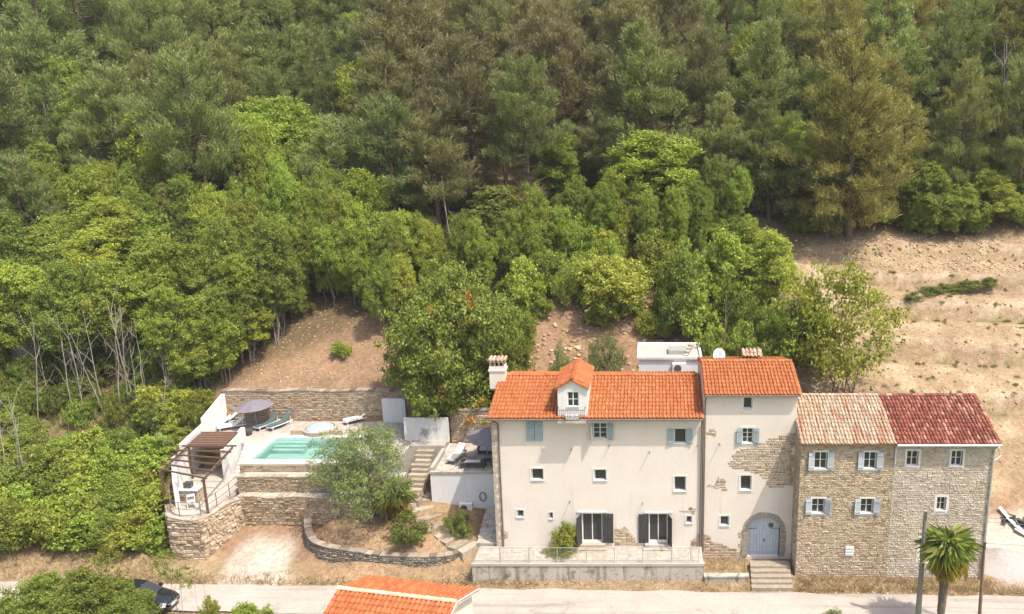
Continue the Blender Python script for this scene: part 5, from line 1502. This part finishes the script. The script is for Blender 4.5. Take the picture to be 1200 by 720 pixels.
PINES = [make_pine(100+i, 15, 3.4, lo, 'needle', pf, bare=br_) for i, (lo, pf, br_) in enumerate(((.2,.55,.35),(.3,.42,.45),(.12,.75,.3),(.38,.38,.5),(.25,.5,.35),(.45,.35,.45),(.16,.62,.4)))]
PINES_B = [make_pine(120+i, 15, 3.4, .2+.14*i, 'needle_brown', .42+.1*i) for i in range(3)]
PINES_G = [make_pine(130+i, 16, 3.6, lo, 'needle_gold', .6, step=.85) for i, lo in enumerate((.14, .24))]
BROAD = [make_broadleaf(200+i, mat='leaf') for i in range(4)]
BRIGHT = [make_broadleaf(220+i, mat='leaf_bright') for i in range(4)]
DARKL = [make_broadleaf(240+i, mat='leaf_dark') for i in range(3)]
YELLOW = [make_broadleaf(250+i, 5, 2.6, .0, .085, 18, 26, 20, 'leaf_yellow', stems=4) for i in range(2)]
SLENDER = [make_broadleaf(260+i, 12, 2.7, .24, .08, 28, 40, 32, 'leaf' if i % 2 else 'leaf_bright', 'bark_pale', stems=3, dens_low=.95, thick=.008) for i in range(4)]
SHRUB = [make_broadleaf(280+i, 3, 1.9, -.08, .065, 16, 26, 25, 'leaf', stems=4, thick=.012, cl=(.24,.55)) for i in range(3)]
SHRUB_B = [make_broadleaf(290+i, 3, 1.9, -.08, .08, 16, 26, 24, 'leaf_bright', stems=4, asp=.6, thick=.012, cl=(.24,.55)) for i in range(3)]
SHRUB_D = [make_broadleaf(300+i, 3, 1.9, -.08, .062, 16, 26, 24, 'leaf_dark', stems=4, thick=.012, cl=(.24,.55)) for i in range(2)]
SHRUB_O = [make_broadleaf(310+i, 3, 1.9, -.08, .065, 16, 26, 22, 'leaf_olive', stems=4, asp=.32, thick=.012, cl=(.24,.55)) for i in range(2)]
OLIVE = make_broadleaf(330, 6, 2.9, .1, .07, 22, 30, 32, 'leaf_olive', 'bark', asp=.32, stems=2, thick=.016)
BIGTREE = make_broadleaf(340, 10, 4.4, .0, .09, 42, 50, 40, 'leaf_accent', dens_low=1, cl=(.2,.42))
FIG = make_broadleaf(350, 9, 4.3, .08, .09, 20, 22, 30, 'leaf_bright', stems=3, dens_low=.95, asp=.7, thick=.011, lr=(.2,.32))
DRYT = make_broadleaf(390, 3, 1.9, -.08, .1, 12, 12, 12, 'tuft', stems=4, asp=.2)
WISPY = make_broadleaf(370, 6, 1.8, .45, .08, 9, 9, 12, 'leaf', stems=3, thick=.006)
BARE = [make_bare(360+i) for i in range(4)]
SNAG = [make_bare(380+i, 13, 16, 'wood_pole', .16) for i in range(2)]

def plant(proto, name, label, cat, group, x, y, H=None, W=None, z=None, rot=None, tilt=(0,0), sink=.15):
    zz = gz(x, y) if z is None else z
    t = thing(name, label, cat, (x, y, zz - sink), group)
    sz = (H or proto['H']) / proto['H']; sx = (W / (2*proto['R'])) if W else sz
    t.scale = (sx, sx, sz); t.rotation_euler = (tilt[0], tilt[1], rng.uniform(0, 6.28) if rot is None else rot)
    for k in ('trunk', 'crown'):
        if proto[k] is not None:
            o = bpy.data.objects.new(k, proto[k]); col.objects.link(o); o.parent = t
    return t
def by_photo(proto, name, label, cat, group, px, ytop, Y, wpx, wmax=1.5, **kw):
    """tree standing at depth Y whose top and width were measured in the photo"""
    top = atY(px, ytop, Y); dep = (Y - CAM[1])*_c - (top.z - CAM[2])*_s
    g0 = gz(top.x, Y); H = max(.6, top.z - g0)
    return plant(proto, name, label, cat, group, top.x, Y, H, min(wpx*dep/FOC, H*wmax), **kw)
def ground_hit(px, py):
    d = np.array(ray(px, py)); t = np.arange(20, 260, .35); P = np.array(CAM)[None] + t[:, None]*d[None]
    k = np.argmax(P[:, 2] < ground(P[:, 0], P[:, 1])); return Vector(P[k])

taken = []
def T(proto, name, label, cat, px, yt, Y, w, group=None):
    o = by_photo(proto, name, label, cat, group, px, yt, Y, w); taken.append((o.location.x, o.location.y, w*.055)); return o

# --- trees one can tell apart
T(BIGTREE, 'broadleaf_tree', 'big rounded leafy tree with rusty leaf tips beside the chimney of the long house', 'tree', 522, 288, 12.0, 155)
T(FIG, 'fig_tree', 'open crowned leafy tree behind the faded tile roof at the edge of the bare slope', 'tree', 988, 292, 10.5, 178)
T(PINES_G[0], 'pine_tree', 'golden green pine at the upper edge of the bare tan slope', 'tree', 1008, 40, 30.5, 150)
T(YELLOW[0], 'yellow_green_tree', 'yellow green bushy tree on the slope above the dormer', 'tree', 712, 288, 19.5, 105)
T(BRIGHT[0], 'broadleaf_tree', 'light green tree standing alone before the pines above the hut', 'tree', 757, 150, 31, 130)
T(DARKL[0], 'broadleaf_tree', 'dark leafy tree with black trunk above the big rounded tree', 'tree', 585, 215, 28, 95)
GB = 'light green trees growing among the pines'
for k, (px, yt, Y, w) in enumerate(((330,110,37,135),(655,148,35,70),(425,8,58,75),(70,5,55,90),(25,70,48,70),(925,128,36,95),(10,150,40,80),(120,10,62,70),(500,60,60,45))):
    T(BRIGHT[k % 3], 'broadleaf_tree', 'light green broadleaf tree growing among the pines on the hill', 'tree', px, yt, Y, w, GB)
GM = 'leafy trees along the lower edge of the pine forest'
for k, (px, yt, Y, w) in enumerate(((345,180,27,80),(385,205,25.5,80),(420,235,25,75),(300,205,26,85),(262,215,25,75),(365,240,24,75),(440,255,24,65),(200,190,29,85),(170,215,26,80),(235,235,24,75),(480,240,25,70),(455,290,21.5,60),(510,265,24,60),(640,220,27,65),(805,205,28,60),(690,215,30,60),(730,195,31,60),(850,185,32,55),(1090,185,32,70),(1165,195,32.5,70),(1125,215,31.5,55),(545,250,24.5,60),(610,245,26,55),(775,230,27,55),(320,150,32,75),(390,150,33,70),(130,180,30,75),(75,190,30,75),(30,210,28,75),(290,165,31,60))):
    if px > 1000: T(BROAD[k % 4], 'broadleaf_tree', 'leafy green tree at the forest edge above the bare tan slope', 'tree', px, yt, Y, w, 'leafy trees at the forest edge above the bare slope'); continue
    wh = 'above the pool clearing' if px < 460 else 'above the long house'
    for q, (dx, dy) in enumerate(((-.22*w, rng.uniform(-12, 6)), (.24*w, rng.uniform(-6, 18)))):
        T((BROAD+DARKL[:1])[(k+q) % 5] if (k+q) % 2 else BRIGHT[(k+q) % 4], 'broadleaf_tree', ('light' if (k+q) % 2 == 0 else 'mid') + ' green leafy tree below the pines ' + wh, 'tree', px+dx, yt+dy, Y-2.6+rng.uniform(-1,1), w*.66, ('light' if (k+q) % 2 == 0 else 'mid') + ' green leafy trees below the pines ' + wh)
GS = 'slender trees crowding the slope west of the pool'
for k, (px, yt, Y, w) in enumerate(((285,245,18.5,105),(250,285,17,95),(200,270,17.5,110),(150,290,15,110),(205,330,14,90),(100,300,15,110),(160,225,22,120),(85,235,21,120),(40,300,14,105),(20,240,20,100),(-20,300,15,90),(270,330,15.5,75),(300,290,19,80),(230,215,24,90),(320,300,20.5,60))):
    for q, (dx, dy) in enumerate(((-.25*w, rng.uniform(-14, 4)), (.25*w, rng.uniform(-4, 22)))):
        T(SLENDER[(k+q) % 4] if (k+q) % 5 else BROAD[k % 4], 'slender_tree', ('bright' if (k+q) % 2 == 0 else 'dull') + ' green slender tree crowding the slope west of the pool', 'tree', px+dx, yt+dy, Y-.8+rng.uniform(-1,1), w*.68, GS)
GE = 'shrubs on the slope right behind the houses'
for k, (px, yt, Y, w, pr) in enumerate(((905,262,20,85,BRIGHT[1]),(845,268,21,80,SHRUB_B[0]),(825,330,15.5,75,SHRUB_B[1]),(800,290,18,70,SHRUB[0]),(775,265,23,70,SHRUB[1]),(870,320,16,60,SHRUB[2]),(915,345,13.5,60,BROAD[0]),(870,375,12.5,70,SHRUB[0]),(640,275,22.5,70,SHRUB[1]),(610,300,20,60,SHRUB_B[2]),(740,310,20,45,YELLOW[1]),(665,300,20.5,45,YELLOW[1]),(600,345,16.5,55,SHRUB[2]),(835,390,11.8,45,SHRUB_B[1]),(955,330,14.5,70,SHRUB[0]))):
    T(pr, 'shrub', 'leafy shrub on the slope right behind the houses', 'shrub', px, yt, Y, w, GE)
T(SHRUB_O[0], 'grey_shrub', 'rounded grey green shrub on bare earth above the long roof', 'shrub', 709, 384, 13.2, 52)
T(SHRUB_O[1], 'grey_shrub', 'smaller thin grey green shrub between chimney and dormer', 'shrub', 656, 400, 12.8, 36)
T(SHRUB_O[1], 'grey_shrub', 'pale grey shrub at the foot of the big rounded tree', 'shrub', 512, 450, 10.5, 40)
T(SHRUB[2], 'shrub', 'rusty tipped shrub close behind the chimney', 'shrub', 598, 395, 12, 55)
T(SHRUB_B[0], 'shrub', 'small green shrub alone on the brown slope above the stone wall', 'shrub', 398, 398, 16.0, 26)

GC = 'trees and shrubs around the brown clearing above the pool'
for k, (px, py, h, w) in enumerate(((338,352,9,5.5),(372,345,9.5,5.5),(408,348,9,5.5),(446,352,8,5),(310,405,9,5),(285,430,9,5),(262,448,8,4.5),(325,378,9,5),(236,458,7,4.5),(350,330,10,6),(425,325,10,6))):
    h0 = ground_hit(px, py); plant((BROAD+BRIGHT+DARKL[:1])[(k*4) % 9], 'broadleaf_tree', 'leafy tree on the rim of the brown clearing above the pool', 'tree', GC, h0.x, h0.y, h, w); taken.append((h0.x, h0.y, 3))
GH = 'shrubs covering the slope below the pines behind the houses'
for k in range(60):
    px = rng.uniform(450, 900); py = rng.uniform(285, 372)
    if 600 < px < 680 and py > 350: continue
    h0 = ground_hit(px, py); plant((SHRUB+SHRUB_B+SHRUB_B+YELLOW)[rng.randrange(11)], 'shrub', 'leafy shrub covering the slope below the pines behind the houses', 'shrub', GH, h0.x, h0.y, rng.uniform(1.6, 4.6), rng.uniform(1.8, 3.6))
for px, py, h, w in ((705,385,2.6,3.2),(735,372,2.4,3.0),(760,392,2.2,2.6),(780,375,2.8,3.0),(615,395,2.2,2.4),(632,372,2.4,2.6),(690,355,2.6,3.0),(655,352,2.4,2.8),(775,400,1.8,2.2),(600,375,2.6,2.6),(720,345,3.0,3.4),(670,340,2.6,3.0)):
    h0 = ground_hit(px, py); plant((SHRUB+SHRUB_B+YELLOW)[rng.randrange(8)], 'shrub', 'leafy shrub covering the slope below the pines behind the houses', 'shrub', GH, h0.x, h0.y, h, w)
GR = 'shrubs at the forest foot above the bare slope'
for k in range(34):
    h0 = ground_hit(rng.uniform(930, 1215), rng.uniform(225, 275)); plant((SHRUB+SHRUB_D+SHRUB_B+BROAD)[rng.randrange(12)], 'shrub', 'leafy shrub at the forest foot above the bare tan slope', 'shrub', GR, h0.x, h0.y, rng.uniform(1.6, 4.5), rng.uniform(2.4, 4.6))

# --- the pine forest
EDGE = lambda x: float(np.interp(x, [-95,-50,-36,-31,-27,-18,-12,-6,4,10,14,45], [22,22,22,24,27,29,30,31,32,32,33,33]))
g = np.random.default_rng(77)
cand = []
GP = 'pines of the forest covering the hill'
nP = 0
def zone(x, y):
    w = 'the leafy thicket' if x < -45 else 'the pool' if x < -15 else 'the long house' if x < 4 else 'the stone houses'
    d = 'in the lower ranks of the forest' if y < 44 else 'midway up the forest' if y < 62 else 'near the top of the hill'
    return d + ' above ' + w
for _ in range(9000):
    y = 22 + 66*g.random()**1.15
    half_l = -(765/950)*(y+47)*1.04 - 5; half_r = (435/950)*(y+47)*1.04 + 5
    x = g.uniform(half_l, half_r)
    if y < EDGE(x): continue
    md = 4.1 + .024*(y-22)
    if any((x-a)**2 + (y-b)**2 < md*md for a, b in cand): continue
    if any((x-a)**2 + (y-b)**2 < min(r, 3.4)**2 for a, b, r in taken): continue
    cand.append((x, y))
for x, y in cand:
    u = g.random(); H = g.uniform(9.0, 18.0); W = H*g.uniform(.46, .66)
    nz = float(vnoise(x, y, 22)[()])
    lowl = .2 if (x < -20 and y < 42) else .2 if (x < 5 and y < 37) else .09
    if u < .035: plant(SNAG[g.integers(2)], 'dead_pine', 'bare grey dead pine ' + zone(x, y), 'tree', 'dead pines ' + zone(x, y), x, y, H*.85, None, tilt=(g.normal()*.06, g.normal()*.06)); continue
    if u < .035 + lowl: plant(BRIGHT[g.integers(4)] if u < .035 + lowl*.55 else BROAD[g.integers(4)], 'broadleaf_tree', 'leafy green tree among pines ' + zone(x, y), 'tree', 'leafy trees among pines ' + zone(x, y), x, y, H*.8, W*.85)
    elif nz + g.normal()*.12 > .22: plant(PINES_B[g.integers(3)], 'pine_tree', 'brownish dry looking pine ' + zone(x, y), 'tree', 'brownish pines ' + zone(x, y), x, y, H, W)
    elif x > 2 and g.random() < .45: plant(PINES_G[g.integers(2)], 'pine_tree', 'golden tinged pine ' + zone(x, y), 'tree', 'golden tinged pines ' + zone(x, y), x, y, H, W, tilt=(g.normal()*.03, g.normal()*.03))
    else: plant(PINES[g.integers(7)], 'pine_tree', 'dark olive pine ' + zone(x, y), 'tree', 'dark olive pines ' + zone(x, y), x, y, H, W, tilt=(g.normal()*.035, g.normal()*.035)); nP += 1
# undergrowth along the forest foot
GU = 'undergrowth shrubs at the foot of the forest'
for _ in range(120):
    x = g.uniform(-52, 40); y = EDGE(x) - 3.5 + g.random()**1.5*14
    if x > 9 and y < 31.5: continue
    if -27 < x < -16 and y < 24: continue
    plant((SHRUB+SHRUB_D+SHRUB_B[:1])[g.integers(6)], 'shrub', 'low undergrowth shrub at the foot of the forest', 'shrub', GU, x, y, g.uniform(1.4, 3.4), g.uniform(2.2, 4.4))

# --- jungle of big leaved shrubs on the bank west of the patio
GJ = 'bright leafy shrubs on the bank west of the patio'
for px, py, w, h in [(x + rng.uniform(-8, 8), y + rng.uniform(-6, 6), rng.uniform(42, 68), rng.uniform(38, 60)) for y, xs_ in ((640, range(0, 190, 26)), (618, range(-10, 185, 27)), (596, range(0, 180, 28)), (574, range(-8, 195, 30)), (556, range(10, 190, 34))) for x in xs_]:
    h0 = ground_hit(px, py); k = 950/ ((h0.y+47)*_c - (h0.z-CAM[2])*_s)
    plant(SHRUB_B[rng.randrange(3)] if rng.random() < .7 else SHRUB[rng.randrange(3)], 'leafy_shrub', 'bright leafy shrub in the thicket on the bank west of the patio', 'shrub', GJ, h0.x, h0.y, h/k, w/k*1.15)
GV = 'young shrubs beside the white wall and reed canopy'
for px, py, w, h in ((195,505,50,45),(225,490,45,35),(180,490,45,40),(205,520,35,25),(240,480,30,25)):
    h0 = ground_hit(px, py); k = 950/((h0.y+47)*_c - (h0.z-CAM[2])*_s)
    plant(SHRUB_B[rng.randrange(3)], 'leafy_shrub', 'yellow green shrub outside the stepped white wall of the deck', 'shrub', GV, h0.x, h0.y, h/k, w/k)
GW = 'tangled shrubs under the slender trees'
for k_ in range(85):
    h0 = ground_hit(rng.uniform(-10, 245), rng.uniform(405, 540)); 
    plant((SHRUB+SHRUB_D)[rng.randrange(5)], 'shrub', 'tangled shrub under the slender trees west of the pool', 'shrub', GW, h0.x, h0.y, rng.uniform(1.2, 3.4) if h0.y > 9.5 else rng.uniform(.8, 1.6), rng.uniform(1.6, 3.0))
GD = 'bare pale stems leaning out of the thicket'
for px, py, h, ti in ((120,480,8,.04),(140,485,8.5,-.03),(150,478,8,.08),(85,485,8,.02),(205,470,8,.1),(215,465,8.5,-.05),(45,500,8,.06),(25,590,7.5,.06),(38,590,8,-.02),(12,585,7,.12),(225,540,4,.6),(190,520,5,-.2),(165,500,6.5,.05),(175,495,8,-.05),(125,490,7,.12),(100,490,7.5,-.1),(60,480,8,.05),(160,480,9,.02)):
    h0 = ground_hit(px, py); plant(BARE[rng.randrange(4)], 'dead_sapling', 'bare pale stem leaning out of the thicket west of the patio', 'stem', GD, h0.x, h0.y, h, None, tilt=(rng.uniform(-.1,.1), ti))
T(BARE[1], 'dead_sapling', 'bleached bare stem hung with creeper beside the hut', 'stem', 850, 345, 13.5, 40)
T(BARE[2], 'dead_tree', 'grey dead tree above the big rounded tree', 'tree', 525, 205, 27, 70)

# --- olive bed and garden plants
ob = atZ(431, 607, 2.1); plant(OLIVE, 'olive_tree', 'grey green olive tree in the bed beside the pool steps', 'tree', None, ob.x, ob.y, 7.1, 6.4)
GG = 'dark shrubs in the olive bed'
for px, py, w, h, lab in ((480,640,50,36,'dark green shrub on the olive bed beside the flagstone steps'),(538,628,36,28,'dark green shrub at the foot of the white terrace wall'),(660,640,36,40,'grey and green shrub against the long house beside the first glazed door')):
    h0 = ground_hit(px, py) if px < 600 else Vector((atY(660,640,-.55).x, -.55, TZ)); k = 950/((h0.y+47)*_c - (h0.z-CAM[2])*_s)
    plant(SHRUB_D[0] if px < 600 else SHRUB[1], 'shrub', lab, 'shrub', None, h0.x, h0.y, h/k*1.1, w/k, z=None if px < 600 else TZ)
fl_ = atY(655, 640, -.8); plant(SHRUB_O[0], 'shrub', 'low silvery shrub spreading on the terrace below the green one', 'shrub', None, fl_.x, -.85, .75, 2.1, z=TZ)

# --- palms with separate fronds
def make_frond(seed, R=.95, pet=.55, n=18, mat='palm_green'):
    g = np.random.default_rng(seed); mb = MB()
    mb.tube([(0,0,0),(pet*.6,0,.05),(pet,0,.03)], [.018,.014,.01], 4, False)
    for k in range(n):
        a = rad(-118 + 236*k/(n-1)) + g.normal()*.03; L = R*(.72+.28*math.cos(a*.6))*g.uniform(.9,1.08); w = .034
        d = Vector((math.cos(a), math.sin(a), 0)); s = Vector((-d.y, d.x, 0))
        p0 = Vector((pet,0,.03)); p1 = p0 + d*L*.55 + Vector((0,0,.05)); p2 = p0 + d*L + Vector((0,0,-.3*L-abs(g.normal())*.16))
        mb.add([p0, p1 - s*w, p2, p1 + s*w + Vector((0,0,.012))], [(0,1,2),(0,2,3)])
    return raw_mesh('frond', mb.v, mb.f, M[mat])
FR = [make_frond(1), make_frond(2)]; FRD = make_frond(3, mat='palm_dry')
def palm(label, base, th, lean, nf, s, dry=6, name='fan_palm'):
    t = thing(name, label, 'palm', base); b = Vector((0,0,0)); tp = Vector((lean[0], lean[1], th))
    mb = MB(); n = 14; pts, rr_ = [], []
    for k in range(n+1):
        q = k/n; pts.append(b.lerp(tp, q) + Vector((.03*math.sin(q*9), .03*math.cos(q*7), 0))); rr_.append((.17+.06*q+.025*(k % 2))*s/1.1)
    pts[0] -= Vector((0,0,.4)); mb.tube(pts, rr_, 10, True)
    for k in range(110):
        q = rng.uniform(.15, 1); a = rng.uniform(0, 6.28); c = b.lerp(tp, q); d = Vector((math.cos(a), math.sin(a), 0))
        r0 = (.18+.06*q)*s/1.1; mb.add([c+d*r0+Vector((-d.y,d.x,0))*.03, c+d*r0-Vector((-d.y,d.x,0))*.03, c+d*(r0+.09)+Vector((0,0,-.22))], [(0,1,2)])
    o = raw_mesh('trunk', mb.v, mb.f, M['bark']); ob_ = place_mesh(o, 'trunk', t)
    for k in range(nf):
        a = k*2.39996; e = rad(82 - 118*(k/nf)**.9 + rng.uniform(-16,16)); isdry = k >= nf-dry
        f = bpy.data.objects.new('frond', FRD if isdry else FR[k % 2]); col.objects.link(f); f.parent = t
        if isdry: e = rad(-rng.uniform(35,70))
        f.location = tp + Vector((0,0,.06)); f.rotation_euler = (0, -e, a); sc = s*rng.uniform(.72,1.12); f.scale = (sc,sc,sc)
    return t
pb = atY(1101, 718, -6.7); pt_ = atY(1112, 648, -6.7)
palm('shaggy fan palm beside the utility pole in front of the pale stone house', (pb.x, -6.7, -.4), pt_.z+.4, (pt_.x-pb.x, 0), 48, 1.15, 14)
yb = atZ(464, 608, 1.95); palm('yellow green fan palm in the olive bed', (yb.x, yb.y, gz(yb.x,yb.y)), 1.35, (.05,0), 38, 1.12, 12)

# --- foreground plants below the lane
GF = 'bushes in front of the parked car'
for px, yt, Y, w in ((45,668,-7.0,70),(90,664,-7.3,85),(138,672,-7.0,66),(15,690,-6.6,50)):
    by_photo((BROAD+SHRUB)[rng.randrange(7)], 'bush', 'leafy bush in front of the parked black car', 'shrub', GF, px, yt, Y, w)
by_photo(WISPY, 'young_tree', 'thin stemmed sapling beside the parked black car', 'tree', None, 196, 640, -6.8, 44)
by_photo(WISPY, 'young_tree', 'wispy sapling left of the parked black car', 'tree', None, 118, 642, -6.7, 50)
by_photo(SHRUB_B[1], 'bush', 'small bright green bush between the sapling and the orange roof', 'shrub', None, 290, 701, -6.2, 48)
by_photo(SHRUB[0], 'bush', 'small dull green bush next to the front of the black car', 'shrub', None, 243, 696, -6.4, 26)
for px in (222, 236): by_photo(BARE[px % 4], 'bare_twig', 'bare twig standing by the lane between car and orange roof', 'twig', 'bare twigs between car and orange roof', px, 655, -6.5, 22)
for px, yt in ((985,710),(520,712)): by_photo(SHRUB_O[0], 'weed_clump', 'wispy weed clump on the near edge of the lane', 'weeds', 'weed clumps on the near edge of the lane', px, yt, -6.4, 46)

# --- low green patch on the bare slope and dry tufts on its benches
GL = 'low creeping shrubs on the bare tan slope'
for px, py, w in ((1090,345,30),(1110,342,36),(1135,340,36),(1155,338,30),(1070,352,20)):
    h0 = ground_hit(px, py); plant(SHRUB_D[0], 'low_shrub', 'low creeping dark shrub on the bare tan slope', 'shrub', GL, h0.x, h0.y, .8, w*.085)
GT = 'dry tufts on the benches of the bare slope'
for k in range(80):
    while True:
        h0 = ground_hit(rng.uniform(985, 1215), rng.uniform(280, 470)); fr_ = float(bench(np.array([h0.x]), np.array([h0.y]))[0][0])
        if .68 < fr_ < .86 or rng.random() < .08: break
    plant(DRYT if k % 3 else SHRUB_O[k % 2], 'dry_tuft', 'small dry tuft on the bare tan slope', 'tuft', GT, h0.x, h0.y, rng.uniform(.15,.4), rng.uniform(.25,.7), sink=.08)

# ------------------------------------------------------------------ uncountable stuff: grass, clods
def blades(name, label, pts, h, w, mat, per=6, seed=1):
    g = np.random.default_rng(seed); P = np.repeat(np.array(pts), per, 0); n = len(P)
    P[:, :2] += g.normal(size=(n,2))*.10
    P[:, 2] = ground(P[:,0], P[:,1]) - .03
    D = unit(g.normal(size=(n,3))*[.5,.5,.2] + [0,0,1]); V = spray_quads(P, D, g.uniform(.4,1.2,n)*h, np.full(n, w), g)
    o = place_mesh(np_mesh(name, V, quads(n), M[mat]), name); tag(o, label, 'grass', kind='stuff'); return o
g = np.random.default_rng(3)
def scatter(n, x0, x1, yf, keep=None):
    out = []
    while len(out) < n:
        x = g.uniform(x0, x1); y = yf(x)
        if keep is None or keep(x, y): out.append((x, y, 0))
    return out
vn = lambda x, y, s: float(vnoise(x, y, s)[()])
clear = lambda x, y: not (-11.3 < x < 3.3 and y > -2.25) and not (6 < x < 8.7) and vn(x, y, 1.5) + g.normal()*.15 > -.1
blades('dry_grass', 'dry straw coloured grass along the verge below the houses', scatter(1500, -36, 26, lambda x: road_far(x) + .12 + abs(g.normal())*.4, clear), .26, .02, 'dry_grass', 6, 1)
blades('dry_grass', 'dry grass around the arched door steps and stone house walls', scatter(700, 3.3, 21, lambda x: g.uniform(-2.9, -1.85 if x > 8.9 else -.1), lambda x, y: not (6 < x < 8.7) and (x > 8.9 or y > -1.9 or True)), .3, .02, 'dry_grass', 6, 2)
blades('grass', 'thin green grass on the near side of the lane', scatter(900, -36, 26, lambda x: road_far(x) - 2.95 - abs(g.normal())*.7), .24, .02, 'green_grass', 5, 3)
blades('dry_grass', 'dry grass on the olive bed and drive edges', scatter(600, -22.3, -12.5, lambda x: g.uniform(-1.2, 3), lambda x, y: vn(x, y, 1.2) > .0), .2, .018, 'dry_grass', 5, 4)
blades('green_grass', 'green grass on the bank outside the white wall', scatter(1100, -40, -33.6, lambda x: g.uniform(4, 12)), .4, .03, 'green_grass', 6, 5)
blades('dry_grass', 'dry grass on the bank below the leafy thicket', scatter(900, -46, -31.5, lambda x: g.uniform(-1.9, .8)), .3, .02, 'dry_grass', 6, 6)
blades('brushwood', 'tangled dry stems and brush on the bank under the slender trees', scatter(900, -62, -33.8, lambda x: g.uniform(4.5, 15)), 1.1, .03, 'dry_grass', 4, 8)
blades('green_brush', 'rank green growth on the bank under the slender trees', scatter(900, -62, -33.8, lambda x: g.uniform(3.5, 14)), .6, .05, 'green_grass', 6, 9)
def clods(name, label, n, reg, smin, smax, mat, seed):
    g = np.random.default_rng(seed); V, F = [], []
    cube = np.array([(-1,-1,-1),(1,-1,-1),(1,1,-1),(-1,1,-1),(-1,-1,1),(1,-1,1),(1,1,1),(-1,1,1)], float); fc = np.array([(0,3,2,1),(4,5,6,7),(0,1,5,4),(1,2,6,5),(2,3,7,6),(3,0,4,7)])
    X = []; 
    while len(X) < n:
        p = reg(g)
        if p is not None: X.append(p)
    X = np.array(X); Z = ground(X[:,0], X[:,1])
    for i in range(n):
        s = g.uniform(smin, smax)*np.array([1, g.uniform(.6,1.2), g.uniform(.4,.8)]); a = g.uniform(0,6.28)
        q = cube*s*g.uniform(.6,1.1,(8,3)); R_ = np.array([[math.cos(a),-math.sin(a),0],[math.sin(a),math.cos(a),0],[0,0,1]])
        V.append(q@R_.T + [X[i,0], X[i,1], Z[i]]); F.append(fc + i*8)
    o = place_mesh(np_mesh(name, np.concatenate(V), np.concatenate(F), M[mat]), name); tag(o, label, 'stones', kind='stuff')
M['clod'] = mat_island('earth_clod', [(0,(.22,.15,.095)),(.5,(.40,.29,.18)),(1,(.50,.39,.26))], nscale=4)
clods('earth_clods', 'clods and stones strewn over the bare tan slope', 2600, lambda g: (lambda x, y: (x, y) if x > 9 or y > 17 else None)(g.uniform(6, 40), g.uniform(7, 32)), .02, .10, 'clod', 1)
clods('earth_clods', 'coarse broken earth at the top of the bare slope below the pines', 900, lambda g: (lambda x, y: (x, y) if vn(x, y, 5) > -.12 else None)(g.uniform(11, 36), g.uniform(26, 31.5)), .04, .13, 'clod', 7)
clods('earth_clods', 'stones and litter on the brown slope above the pool wall', 1800, lambda g: (g.uniform(-33, -13), g.uniform(12.9, 25)), .02, .08, 'clod', 2)
clods('rock_rubble', 'rubble on the bank between long house and hut', 900, lambda g: (g.uniform(-10, 9), g.uniform(9, 24)), .04, .2, 'clod', 3)
clods('rock_rubble', 'small stones along the verge and drive', 700, lambda g: (lambda x: (x, road_far(x)+.1+abs(g.normal())*.5))(g.uniform(-34, 24)), .02, .07, 'clod', 4)

# ------------------------------------------------------------------ thin haze volume, added to lift the dark tones
mb = MB(); mb.box(-440, 340, -320, 440, -60, 130)
hz_m = bpy.data.materials.new('dark_lifting_haze'); hz_m.use_nodes = True
nt = hz_m.node_tree; nt.nodes.remove(nt.nodes["Principled BSDF"])
pv = node(nt, "ShaderNodeVolumePrincipled"); pv.inputs["Color"].default_value = (.93, .95, .97, 1); pv.inputs["Density"].default_value = .0002
nt.links.new(pv.outputs[0], nt.nodes["Material Output"].inputs["Volume"])
hz_o = mb.build('haze', hz_m); tag(hz_o, 'thin haze volume added to lift the dark tones', 'haze', kind='stuff')
